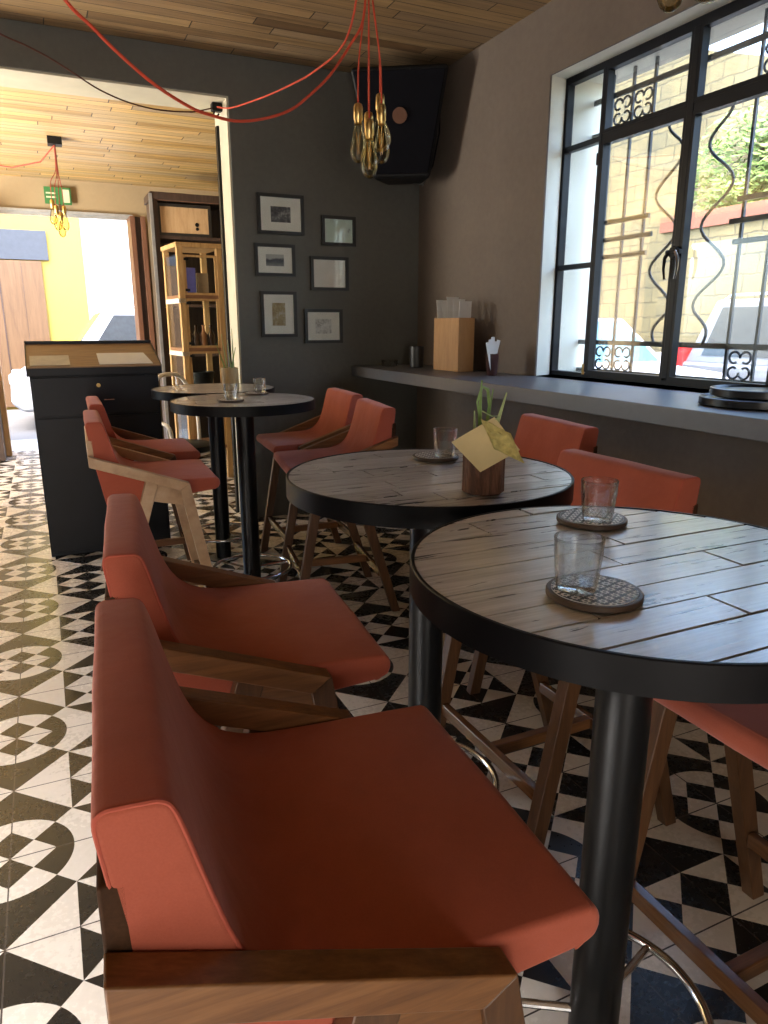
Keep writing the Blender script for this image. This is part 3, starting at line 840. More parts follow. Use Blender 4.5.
PICS = [
    (1.437, 1.772, 2.036, 2.298, 'photo', (0.115, 0.068), 'black framed grey photograph with a wide mat, top left of the six on the wall'),
    (1.905, 2.166, 1.979, 2.181, 'green', None, 'black framed pale green print, top right of the six on the wall'),
    (1.405, 1.697, 1.756, 1.971, 'land', (0.105, 0.052), 'black framed grey landscape with a mat, middle left of the six on the wall'),
    (1.813, 2.106, 1.667, 1.901, 'blank', None, 'black framed blank pinkish white print, middle right of the six on the wall'),
    (1.433, 1.698, 1.338, 1.653, 'colour', (0.078, 0.105), 'upright black framed brown and yellow picture, bottom left of the six on the wall'),
    (1.757, 2.053, 1.292, 1.534, 'sketch', (0.1, 0.07), 'black framed pale pencil sketch, bottom right of the six on the wall'),
]
for x0, x1, z0, z1, kind, win_, lab in PICS:
    cx, cz = (x0+x1)/2, (z0+z1)/2; hw, hh = (x1-x0)/2, (z1-z0)/2
    t = thing('picture_frame', lab, 'picture', (cx, BY, cz), 0, 'framed pictures on the charcoal wall')
    f = 0.021; g = G()
    g.box(-hw, -0.03, -hh, -hw+f, -0.001, hh); g.box(hw-f, -0.03, -hh, hw, -0.001, hh)
    g.box(-hw+f, -0.03, -hh, hw-f, -0.001, -hh+f); g.box(-hw+f, -0.03, hh-f, hw-f, -0.001, hh)
    obj('frame', g, FRAMEB, t)
    if win_:
        obj('mat', G().box(-hw+f, -0.014, -hh+f, hw-f, -0.003, hh-f), MATBOARD, t)
        obj('print', G().box(-win_[0]*0.62, -0.0155, -win_[1]*0.75, win_[0]*0.62, -0.0142, win_[1]*0.75), print_mat('print_'+kind, kind), t)
    else:
        obj('print', G().box(-hw+f, -0.014, -hh+f, hw-f, -0.003, hh-f), print_mat('print_'+kind, kind), t)
    obj('glass', G().box(-hw+f, -0.0215, -hh+f, hw-f, -0.0195, hh-f), PANE2, t)

# ------------------------------------------------------------------ loudspeaker in the corner
sp = thing('loudspeaker', 'big black loudspeaker with an orange badge, hung in the corner under the ceiling', 'speaker', (2.40, 4.83, 2.39), math.radians(-32))
def wedge(y0, y1, w0, w1, z0, z1, tilt):
    return G().hexa([(-w0, y0-0.0, z0), (w0, y0, z0), (w1, y1, z0), (-w1, y1, z0), (-w0, y0-tilt, z1), (w0, y0-tilt, z1), (w1, y1-tilt, z1), (-w1, y1-tilt, z1)])
obj('cabinet', G().hexa([(-0.2, -0.08, 0), (0.2, -0.08, 0), (0.13, 0.14, 0), (-0.13, 0.14, 0), (-0.33, -0.28, 0.64), (0.33, -0.28, 0.64), (0.19, 0.06, 0.64), (-0.19, 0.06, 0.64)]), BLACKPL, sp, bevel=0.03, seg=4)
obj('grille', G().hexa([(-0.185, -0.106, 0.03), (0.185, -0.106, 0.03), (0.185, -0.08, 0.03), (-0.185, -0.08, 0.03), (-0.30, -0.287, 0.61), (0.30, -0.287, 0.61), (0.30, -0.26, 0.61), (-0.30, -0.26, 0.61)]), plain('speaker_grille', (0.005, 0.005, 0.008), 0.8, spec=0.1), sp, bevel=0.008)
obj('badge', G().cyl((0.0, -0.220, 0.36), (0.0, -0.195, 0.368), 0.048, n=28), plain('badge_orange', (0.13, 0.05, 0.022), 0.6), sp, smooth=True)
obj('bracket', G().box(-0.03, 0.0, 0.60, 0.03, 0.1, 0.68).cyl((0, 0.06, 0.64), (0, 0.06, 0.675), 0.05, n=16), BLACKPL, sp)
obj('cable', G().tube([(0.2, 0.05, 0.62), (0.25, 0.02, 0.5), (0.25, 0.0, 0.3), (0.21, 0.0, 0.1), (0.14, 0.03, -0.02), (0.05, 0.1, 0.01)], 0.006, 6), BLACKPL, sp, smooth=True)

# ------------------------------------------------------------------ pendant clusters and cords
FIL = plain('bulb_filament', (0.75, 0.42, 0.1), 0.4, 0.6)
def bulb_parts(t, root, tip, scale=1.0, globe=False, cordmat=REDCORD):
    """cord from root to the socket, socket, glass and filament; tip is the bottom of the glass"""
    tip = Vector(tip); s = scale
    zs = tip.z + 0.143*s
    mid = Vector((tip.x*0.22, tip.y*0.22, root[2] + (zs+0.05*s-root[2])*0.45))
    obj('cord', G().tube(spline([tuple(root), tuple(mid), (tip.x*0.9, tip.y*0.9, zs+0.2*s), (tip.x, tip.y, zs+0.055*s)], 5), 0.0033, 6), cordmat, t, smooth=True)
    k = obj('socket', G().lathe([(0.006, 0.06*s), (0.014*s, 0.055*s), (0.017*s, 0.045*s), (0.017*s, 0.005*s), (0.0135*s, 0.0), (0.0135*s, -0.012*s)][::-1], 20, (tip.x, tip.y, zs)), BRASS, t, smooth=True)
    if globe: pr = [(0.002, 0), (0.016, 0.003), (0.032, 0.014), (0.0415, 0.036), (0.0415, 0.056), (0.033, 0.082), (0.02, 0.108), (0.0135, 0.128), (0.0128, 0.14)]
    else: pr = [(0.002, 0), (0.012, 0.0025), (0.022, 0.011), (0.029, 0.028), (0.0305, 0.045), (0.0275, 0.068), (0.021, 0.094), (0.0155, 0.118), (0.0128, 0.14)]
    g = G().lathe([(r*s, z*s) for r, z in pr], 28, tuple(tip))
    b = obj('bulb', g, BULB, k, smooth=True, ang=80)
    pts = [(tip.x + 0.008*s*math.cos(i*PI/2.0), tip.y + 0.008*s*math.sin(i*PI/2.0), tip.z + (0.03 if i % 2 else 0.105)*s) for i in range(9)]
    obj('filament', G().tube(pts, 0.0009*s, 5), FIL, t, smooth=True)
def rel(p, o): return tuple(a-b for a, b in zip(p, o))
o0 = (1.335, 3.0, CZ)
t = thing('pendant_light', 'cluster of amber filament bulbs on red cords beside the corner loudspeaker', 'lamp', o0, 0, 'bulb clusters on cloth cords')
obj('canopy', G().cyl((0, 0, -0.045), (0, 0, 0), 0.05, n=24), BLACKPL, t, smooth=True)
for p in ((1.280, 2.99, 2.075), (1.312, 2.95, 2.012), (1.345, 3.03, 2.06), (1.372, 2.96, 2.075), (1.398, 3.03, 2.135)):
    q = rel(p, o0); bulb_parts(t, (q[0]*0.1, q[1]*0.1, -0.04), q, 1.12, p[0] > 1.39)
o1 = (1.35, 1.36, CZ)
t = thing('pendant_light', 'cluster of bulbs hanging into the top edge of the photo before the window', 'lamp', o1, 0, 'bulb clusters on cloth cords')
obj('canopy', G().cyl((0, 0, -0.045), (0, 0, 0), 0.05, n=24), BLACKPL, t, smooth=True)
for p, gl in (((1.352, 1.384, 2.098), False), ((1.372, 1.296, 2.09), True), ((1.30, 1.38, 2.17), False)):
    q = rel(p, o1); bulb_parts(t, (q[0]*0.1, q[1]*0.1, -0.04), q, 1.0, gl)
o2 = (0.274, 7.085, 2.935)
t = thing('pendant_light', 'small bulb cluster on dark red cords in the far room, before the green sign', 'lamp', o2, 0, 'bulb clusters on cloth cords')
obj('canopy', G().box(-0.055, -0.055, -0.06, 0.055, 0.055, 0), BLACKPL, t)
CORD2 = plain('wine_cord', (0.3, 0.05, 0.03), 0.7)
for p in ((0.205, 7.1, 2.25), (0.262, 7.06, 2.15), (0.295, 7.12, 2.21), (0.232, 7.05, 2.2)):
    q = rel(p, o2); bulb_parts(t, (q[0]*0.1, q[1]*0.1, -0.055), q, 1.0, False, CORD2)
obj('cord', G().tube([(0, 0, -0.055), (-0.12, 0.2, -0.16), (-0.35, 0.5, -0.17), (-0.8, 0.9, -0.06), (-1.1, 1.1, -0.005)], 0.006, 6), CORD2, t, smooth=True)

A = [(1.332, 2.985, 3.078), (1.318, 2.982, 2.80), (1.299, 2.975, 2.601), (1.234, 2.958, 2.495), (1.129, 2.913, 2.363), (1.029, 2.869, 2.271), (0.934, 2.828, 2.198), (0.809, 2.773, 2.142), (0.697, 2.725, 2.113), (0.601, 2.683, 2.112), (0.529, 2.652, 2.12), (0.413, 2.601, 2.158), (0.309, 2.556, 2.215), (0.227, 2.521, 2.271), (0.164, 2.493, 2.315), (0.05, 2.45, 2.45), (-0.1, 2.38, 2.72), (-0.22, 2.33, 3.118)]
tag(obj('power_cord', G().tube(spline(A, 4), 0.0052, 8), REDCORD, smooth=True), 'bright red cloth cord sagging lowest across the front of the lintel', 'cord')
B = [(1.333, 3.02, 3.078), (1.331, 3.08, 2.80), (1.321, 3.222, 2.60), (1.306, 3.6, 2.585), (1.293, 3.903, 2.61), (1.28, 4.216, 2.645), (1.265, 4.575, 2.695), (1.248, 4.991, 2.761), (1.23, 5.297, 2.84)]
Bl = [(1.13, 5.24, 2.795), (1.03, 5.177, 2.758), (0.821, 5.052, 2.716), (0.631, 4.938, 2.706), (0.458, 4.834, 2.727), (0.326, 4.755, 2.771), (0.203, 4.682, 2.811), (0.086, 4.611, 2.835), (-0.05, 4.543, 2.86), (-0.3, 4.4, 2.96), (-0.5, 4.3, 3.118)]
tag(obj('power_cord', G().tube(spline(B, 4), 0.0048, 8), REDCORD, smooth=True), 'thin red cord running from the bulb cluster back to the hook at the opening corner', 'cord')
tag(obj('power_cord', G().tube(spline([(1.228, 5.30, 2.838)] + Bl, 4), 0.0045, 8), plain('shaded_red_cord', (0.1, 0.03, 0.02), 0.75), smooth=True), 'shaded red cord sagging left from the hook across the golden ceiling', 'cord')  # continues the red cord, its shade painted in as brown
hk = thing('cord_hook', 'small black cord hook fixed at the top corner of the opening', 'hook', (1.2675, 5.30, 2.84))
obj('clip', G().box(-0.07, -0.03, -0.03, 0.0, 0.03, 0.022), BLACKPL, hk, bevel=0.008)
obj('hook_arm', G().tube([(-0.05, 0, -0.02), (-0.055, 0, -0.05), (-0.035, 0, -0.06), (-0.02, 0, -0.04)], 0.006, 8), BLACKPL, hk, smooth=True)

# ------------------------------------------------------------------ things on the ledge
b = thing('menu_box', 'open plywood box full of pale papers on the ledge by the corner', 'box', (2.53, 4.30, LZ+0.001))
g = G(); hx, hy, hz, th = 0.06, 0.165, 0.345, 0.010
g.box(-hx, -hy, 0, hx, hy, th)
obj('box_bottom', g, BOXWOOD, b)
for a in ((-hx, -hy, th, -hx+th, hy, hz), (hx-th, -hy, th, hx, hy, hz), (-hx+th, -hy, th, hx-th, -hy+th, hz), (-hx+th, hy-th, th, hx-th, hy, hz)):
    obj('side_panel', G().box(*a), BOXWOOD, b)
for i in range(5):
    g = G(); w, h, y = 0.046, 0.45 + 0.016*(i % 3), -0.125 + 0.053*i
    lean = (-0.02, 0.01, 0.04, 0.055, 0.075)[i]
    g.add([(-w, y, 0.012), (w, y, 0.012), (w, y+lean, h), (-w, y+lean, h)] + [(-w, y+0.004, 0.012), (w, y+0.004, 0.012), (w, y+lean+0.004, h), (-w, y+lean+0.004, h)],
          [(0,1,2,3), (7,6,5,4), (0,4,5,1), (1,5,6,2), (2,6,7,3), (3,7,4,0)])
    o = obj('leaflet', g, PAPER, loc=(2.53, 4.30, LZ+0.001))
    tag(o, 'pale paper leaflet in the plywood box, %s' % ('nearest the window', 'second from the window', 'middle one of five', 'fourth from the window', 'nearest the corner')[i], 'paper', 'leaflets in the plywood box')
c = thing('sachet_cup', 'small dark red cup of white sachets on the ledge by the window reveal', 'cup', (2.49, 3.76, LZ+0.001))
obj('cup_body', G().lathe([(0.030, 0), (0.033, 0.004), (0.040, 0.13), (0.037, 0.13), (0.030, 0.01)], 28), plain('dark_red_glaze', (0.06, 0.022, 0.02), 0.3), c, smooth=True)
for i in range(5):
    s = G().box(-0.012, -0.002, 0.01, 0.012, 0.002, 0.20 + 0.012*(i % 3)); s.rot(0.12*(i-2), axis='Y')
    o = obj('sachet', s, PAPER, loc=(2.49+0.003*(i-2), 3.76+0.011*(i-2), LZ+0.006))
    tag(o, 'white paper sachet standing in the small dark red cup', 'sachet', 'sachets in the cup')
a = tag(obj('ashtray', G().lathe([(0.05, 0), (0.058, 0.004), (0.062, 0.045), (0.055, 0.045), (0.048, 0.012)], 24), GLASS, smooth=True, loc=(2.36, 4.95, LZ+0.001)), 'low clear glass dish on the ledge in the dark corner', 'dish')
j = thing('candle_jar', 'dark glass jar on the ledge between the corner and the plywood box', 'jar', (2.47, 4.72, LZ+0.001))
obj('jar_body', G().lathe([(0.045, 0), (0.05, 0.004), (0.052, 0.15), (0.048, 0.15), (0.044, 0.012)], 28), plain('smoked_glass', (0.02, 0.02, 0.022), 0.4), j, smooth=True)
obj('candle', G().cyl((0, 0, 0.013), (0, 0, 0.09), 0.04, n=20), plain('candle_wax', (0.2, 0.17, 0.13), 0.5), j, smooth=True)
for k, (cx, cy, r, z) in enumerate(((2.475, 1.90, 0.205, LZ+0.001), (2.50, 1.90, 0.185, LZ+0.034))):
    o = obj('serving_tray', G().lathe([(r-0.012, 0), (r, 0.004), (r, 0.030), (r-0.006, 0.032), (r-0.01, 0.028), (r-0.014, 0.022), (0.02, 0.022)], 64), plain('black_tray', (0.016, 0.016, 0.018), 0.3), smooth=True, loc=(cx, cy, z))
    tag(o, ('round black tray lying flat on the ledge, lower of the two', 'smaller round black tray lying on top of the other tray on the ledge')[k], 'tray', 'stacked round trays')

# ------------------------------------------------------------------ reception counter
ct = thing('reception_counter', 'black reception counter with a sloping brown top in the wide opening', 'counter', (0.285, 4.77, 0))
x0, x1 = -0.375, 0.36
obj('body', G().box(x0, 0.0, 0.0, x1, 0.42, 1.125), NAVY, ct, bevel=0.004)
obj('drawer', G().box(x0+0.012, -0.014, 0.885, x1-0.012, 0.004, 1.115), NAVY, ct, bevel=0.003)
obj('panel', G().box(x0+0.012, -0.010, 0.03, x1-0.012, 0.004, 0.872), NAVY, ct, bevel=0.003)
obj('lip', G().box(x0-0.012, -0.026, 1.125, x1+0.02, 0.02, 1.172), NAVY, ct, bevel=0.004)
obj('sloping_top', G().hexa([(x0-0.01, -0.024, 1.155), (x1+0.018, -0.024, 1.155), (x1+0.018, 0.42, 1.285), (x0-0.01, 0.42, 1.285), (x0-0.01, -0.024, 1.178), (x1+0.018, -0.024, 1.178), (x1+0.018, 0.42, 1.308), (x0-0.01, 0.42, 1.308)]), BROWNTOP, ct)
obj('cheek', G().prism([(-0.024, 1.125), (0.42, 1.125), (0.42, 1.318), (-0.024, 1.182)], x0-0.014, x0-0.008, 'x'), NAVY, ct)
obj('cheek', G().prism([(-0.024, 1.125), (0.42, 1.125), (0.42, 1.318), (-0.024, 1.182)], x1+0.018, x1+0.024, 'x'), NAVY, ct)
obj('back_edge', G().box(x0-0.014, 0.40, 1.125, x1+0.024, 0.43, 1.322), NAVY, ct)
obj('lock_knob', G().cyl((0.0, -0.040, 1.065), (0.0, -0.014, 1.065), 0.012, 0.011, 16), BRASS, ct, smooth=True)
obj('pull', G().box(0.025, -0.024, 0.972, 0.085, -0.014, 0.978), CHROME, ct)
def sheet(xa, xb, lab, mt=PAPER):
    g = G()
    f = lambda y: 1.178 + (y+0.024)/(0.444)*0.13 + 0.0015
    ya, yb = 0.0, 0.17 if xb < 0 else 0.2
    P = [(xa, ya), (xb, ya), (xb - (0.0 if xb < 0 else 0.03), yb), (xa, yb)]
    g.add([(p[0], p[1], f(p[1])) for p in P] + [(p[0], p[1], f(p[1])+0.003) for p in P], [(0,1,2,3), (7,6,5,4), (0,4,5,1), (1,5,6,2), (2,6,7,3), (3,7,4,0)])
    g.v = [(p[0], p[1], p[2]-1.178) for p in g.v]
    return tag(obj('paper_sheet', g, mt, loc=(0.285, 4.77, 1.178)), lab, 'paper', 'papers on the counter')
sheet(-0.365, -0.145, 'cream paper lying at the left of the sloping counter top', plain('cream_paper', (0.5, 0.46, 0.38), 0.8))
sheet(0.02, 0.335, 'white printed sheet lying at the right of the sloping counter top')

# ------------------------------------------------------------------ far room furniture
cab = thing('display_cabinet', 'light wood display cabinet with glass doors standing behind the opening reveal', 'cabinet', (1.145, 6.70, 0), math.radians(5))
W, D, H = 0.40, 0.52, 2.12
for x in (0.0, W-0.05):
    for y in (0.0, D-0.05):
        obj('post', G().box(x, y, 0, x+0.05, y+0.05, H-0.04), LIGHTWOOD, cab, bevel=0.002)
obj('cabinet_top', G().box(-0.01, -0.01, H-0.04, W+0.01, D+0.01, H), LIGHTWOOD, cab, bevel=0.003)
SH = (0.32, 0.78, 1.22, 1.68)
for z in SH:
    obj('shelf', G().box(0.002, 0.002, z-0.03, W-0.002, D-0.002, z), wood('shelf_brown', (0.14, 0.06, 0.028), (0.22, 0.1, 0.05), (0.28, 0.14, 0.07), (4, 30, 30)), cab)
for z0, z1 in zip(SH, SH[1:] + (H-0.07,)):
    z1 = z1 - 0.03
    d = obj('door', G().box(0.05, 0.004, z0, 0.072, 0.024, z1).box(W-0.072, 0.004, z0, W-0.05, 0.024, z1).box(0.072, 0.004, z0, W-0.072, 0.024, z0+0.02).box(0.072, 0.004, z1-0.02, W-0.072, 0.024, z1), LIGHTWOOD, cab)
    obj('pane', G().box(0.07, 0.012, z0+0.018, W-0.07, 0.016, z1-0.018), PANE, d)
    for hz in (z0+0.03, z1-0.05): obj('hinge', G().box(0.055, -0.004, hz, 0.095, 0.004, hz+0.022), BLACKPL, d)
    obj('side_glass', G().box(0.008, 0.05, z0, 0.012, D-0.05, z1), PANE, cab)
for z in (0.78, 1.22, 1.68): obj('white_clip', G().box(-0.012, 0.0, z-0.07, 0.05, D*0.9, z-0.03), plain('white_strip', (0.7, 0.68, 0.62), 0.5), cab)
R5 = math.radians(5)
def incab(x, y, z): return (1.145 + x*math.cos(R5) - y*math.sin(R5), 6.70 + x*math.sin(R5) + y*math.cos(R5), z)
BROWNGL = plain('brown_bottle_glass', (0.05, 0.022, 0.012), 0.12)
BLUEP = plain('violet_pack', (0.1, 0.09, 0.3), 0.5)
bl = ['left', 'second', 'third', 'right']
for i in range(4):
    o = obj('bottle', G().lathe([(0.03, 0), (0.034, 0.004), (0.034, 0.11), (0.013, 0.15), (0.012, 0.19), (0.015, 0.19), (0.015, 0.2)], 20), BROWNGL if i != 2 else plain('amber_bottle', (0.3, 0.12, 0.05), 0.12), smooth=True, loc=incab(0.10+0.07*i, 0.17, 1.2215))
    tag(o, 'small dark bottle on the middle cabinet shelf, %s of the four' % ['leftmost', 'second from left', 'third from left', 'rightmost'][i], 'bottle', 'bottles in the display cabinet')
tag(obj('carton', G().box(-0.06, -0.04, 0, 0.06, 0.04, 0.24), BLUEP, loc=incab(0.14, 0.2, 1.6815), bevel=0.003), 'violet carton on the top shelf of the display cabinet', 'box')
tag(obj('carton', G().box(-0.05, -0.04, 0, 0.05, 0.04, 0.20), plain('buff_carton', (0.4, 0.3, 0.2), 0.6), loc=incab(0.27, 0.22, 1.6815), bevel=0.003), 'buff carton on the top shelf of the display cabinet', 'box')
tag(obj('pot', G().lathe([(0.085, 0), (0.09, 0.004), (0.12, 0.20), (0.128, 0.2), (0.128, 0.215), (0.115, 0.215), (0.08, 0.01)], 32), BLACKPL, smooth=True, loc=incab(0.20, 0.20, 0.7815)), 'black round pot on a lower shelf of the display cabinet', 'pot')

hu = thing('dark_hutch', 'tall dark wooden hutch against the far wall behind the display cabinet', 'cabinet', (1.12, 7.75, 0))
W, D, H = 0.95, 0.42, 2.68
obj('hutch_side', G().box(0, 0, 0, 0.05, D, H-0.07), DARKWOOD, hu, bevel=0.003); obj('hutch_side', G().box(W-0.05, 0, 0, W, D, H-0.07), DARKWOOD, hu, bevel=0.003)
obj('cornice', G().box(-0.02, -0.02, H-0.07, W+0.02, D, H), DARKWOOD, hu, bevel=0.006)
obj('molding', G().box(0.05, -0.005, H-0.075, W-0.05, 0.02, H-0.06), plain('brown_molding', (0.2, 0.1, 0.06), 0.5), hu)
obj('back_panel', G().box(0.05, D-0.02, 0.05, W-0.05, D, H-0.07), DARKWOOD, hu)
for z in (0.05, 0.6, 1.1, 1.6, 2.255): obj('shelf', G().box(0.05, 0.02, z, W-0.05, D-0.02, z+0.03), DARKWOOD, hu)
obj('steel_post', G().box(-0.03, -0.03, 0, 0, 0.0, H-0.02), plain('grey_steel', (0.35, 0.36, 0.38), 0.4, 0.6), hu)
bd = thing('framed_board', 'framed tan wooden board leaning on top shelf of the dark hutch', 'board', (1.43, 7.78, 2.2862))
obj('frame', G().box(-0.265, 0, 0.0, -0.235, 0.02, 0.30).box(0.235, 0, 0.0, 0.265, 0.02, 0.30).box(-0.235, 0, 0, 0.235, 0.02, 0.028).box(-0.235, 0, 0.272, 0.235, 0.02, 0.30), FRAMEB, bd)
obj('board', G().box(-0.235, 0.006, 0.028, 0.235, 0.016, 0.272), wood('tan_board', (0.42, 0.26, 0.13), (0.54, 0.36, 0.2), (0.6, 0.42, 0.25), (30, 30, 4)), bd)
obj('dark_mark', G().cyl((0.12, 0.002, 0.115), (0.12, 0.006, 0.115), 0.02, n=14).cyl((0.12, 0.002, 0.075), (0.12, 0.006, 0.075), 0.016, n=14), BLACKPL, bd)
# street door: folded shutter on the right, narrow leaf on the left
d = bpy.data.objects.new('door_1', None); COL.objects.link(d); d.location = (1.0, 8.6, 0); d['kind'] = 'structure'; d['label'] = 'reddish brown folding shutter at the right of the street door'; d['category'] = 'door'
for i, (x, y) in enumerate(((0.0, 0.0), (0.055, 0.05), (0.11, 0.0))):
    g = G().box(x, y, 0.02, x+0.05, y+0.33, 2.56); obj('shutter_leaf', g, REDWOOD if i != 1 else DARKWOOD, d, bevel=0.003)
d = bpy.data.objects.new('door_2', None); COL.objects.link(d); d.location = (-0.52, 8.55, 0); d['kind'] = 'structure'; d['label'] = 'brown door leaf folded back at the left of the street door'; d['category'] = 'door'
obj('door_leaf', G().box(-0.03, 0.0, 0.01, 0.03, 0.42, 2.55), DARKWOOD, d, bevel=0.003); obj('door_edge', G().box(0.03, 0.3, 0.01, 0.085, 0.42, 2.55), LIGHTWOOD, d, bevel=0.003)
# green exit sign
ex = thing('exit_sign', 'green and white sign over the street door', 'sign', (0.322, 8.93, 2.60))
GREEN = plain('sign_green', (0.035, 0.17, 0.05), 0.5); SW = plain('sign_white', (0.6, 0.62, 0.45), 0.5)
obj('plate', G().box(-0.132, 0, 0.075, 0.132, 0.02, 0.245), GREEN, ex, bevel=0.003)
obj('pictogram', G().box(0.045, -0.004, 0.095, 0.115, 0.0, 0.225), SW, ex)
for z in (0.135, 0.175): obj('pale_bar', G().box(-0.115, -0.004, z, -0.02, 0.0, z+0.015), SW, ex)
obj('hanger', G().box(-0.05, 0.004, 0.0, -0.03, 0.016, 0.075), BLACKPL, ex); obj('wall_mount', G().box(-0.06, 0.02, 0.14, 0.06, 0.07, 0.18), BLACKPL, ex)
# pale bentwood armchair half hidden behind the far tables
ch = thing('bentwood_chair', 'white bentwood armchair with a dark seat behind the far tables', 'chair', (0.98, 5.95, 0), 0.3)
WCH = plain('white_chair_paint', (0.62, 0.58, 0.52), 0.5)
obj('seat', G().lathe([(0.2, 0.42), (0.215, 0.43), (0.215, 0.47), (0.19, 0.485)], 32), BLACKPL, ch, smooth=True)
obj('back_frame', G().tube(spline([(-0.19, 0.12, 0.40), (-0.2, 0.16, 0.75), (-0.12, 0.2, 0.98), (0, 0.21, 1.03), (0.12, 0.2, 0.98), (0.2, 0.16, 0.75), (0.19, 0.12, 0.40)], 6), 0.017, 8), WCH, ch, smooth=True)
for s in (-1, 1):
    obj('arm', G().tube(spline([(s*0.195, 0.16, 0.7), (s*0.24, 0.0, 0.68), (s*0.21, -0.16, 0.64), (s*0.18, -0.15, 0.45)], 6), 0.015, 8), WCH, ch, smooth=True)
    obj('leg', G().tube([(s*0.17, -0.15, 0.44), (s*0.2, -0.18, 0.0)], [0.017, 0.012], 8), WCH, ch, smooth=True)
    obj('leg', G().tube([(s*0.17, 0.14, 0.44), (s*0.2, 0.2, 0.0)], [0.017, 0.012], 8), WCH, ch, smooth=True)
obj('seat_ring', G().torus((0, 0, 0.41), 0.19, 0.014, 40, 8), WCH, ch, smooth=True)

# ------------------------------------------------------------------ outside
g = G().box(-30, 9.25, -0.3, 40, 40, -0.1); g.box(3.22, -20, -0.3, 40, 9.25, -0.1); struct('street', g, ROADM, 'sunlit street surface outside')
g = G().box(-8, 9.25, -0.1, 3.2, 10.3, -0.02); struct('sidewalk', g, PAVE, 'pale pavement outside the street door')
g = G().box(-30, -30, -0.3, 3.22, -3.6, -0.1); struct('yard_ground', g, plaster('low_bounce_ground', (0.035, 0.035, 0.036), 0.15, 0.3, 0.9), 'unseen ground behind the camera, darkened to cut bounced light')  # unseen ground, made dark so it throws little light indoors
g = G().box(-3.5, -3.4, CZ+0.15, 3.22, 9.25, CZ+0.35); struct('roof', g, WALLTAN, 'flat roof of the cafe')
g = G().box(-12.0, -14, -0.1, -11.4, 9.0, 6.0); g.box(-12, -11, -0.1, 3.2, -10.4, 6.5); struct('street_backdrop', g, WALLTAN, 'unseen slabs added across the street to block low sky light')  # out of view, added to hold back light from the low sky
yb = thing('yellow_building', 'sunlit yellow building with a wooden gate across the street', 'building', (-1.2, 15.0, -0.1))
obj('facade', G().box(-6, 0, 0, 2.06, 0.6, 7.0), YELLOW, yb)
wg = obj('gate', G().box(-1.5, -0.06, 0.05, 1.34, -0.001, 2.64), GATEWOOD, yb)
obj('gate_seam', G().box(0.62, -0.068, 0.05, 0.64, -0.06, 2.64).box(1.0, -0.064, 0.05, 1.006, -0.06, 2.64).box(0.2, -0.064, 0.05, 0.206, -0.06, 2.64), DARKWOOD, wg)
obj('upper_panel', G().box(-1.5, -0.05, 2.66, 1.47, -0.001, 3.16), plain('slate_blue_panel', (0.038, 0.044, 0.055), 0.6), yb)
wb = thing('white_building', 'overexposed white building beside the yellow one across the street', 'building', (5.0, 15.3, -0.1))
obj('facade', G().box(-4.13, 0, 0, 6, 0.6, 6.5), WHITEF, wb)
obj('base_band', G().box(-4.13, -0.04, 0, 6, 0.0, 0.6), CREAM, wb)

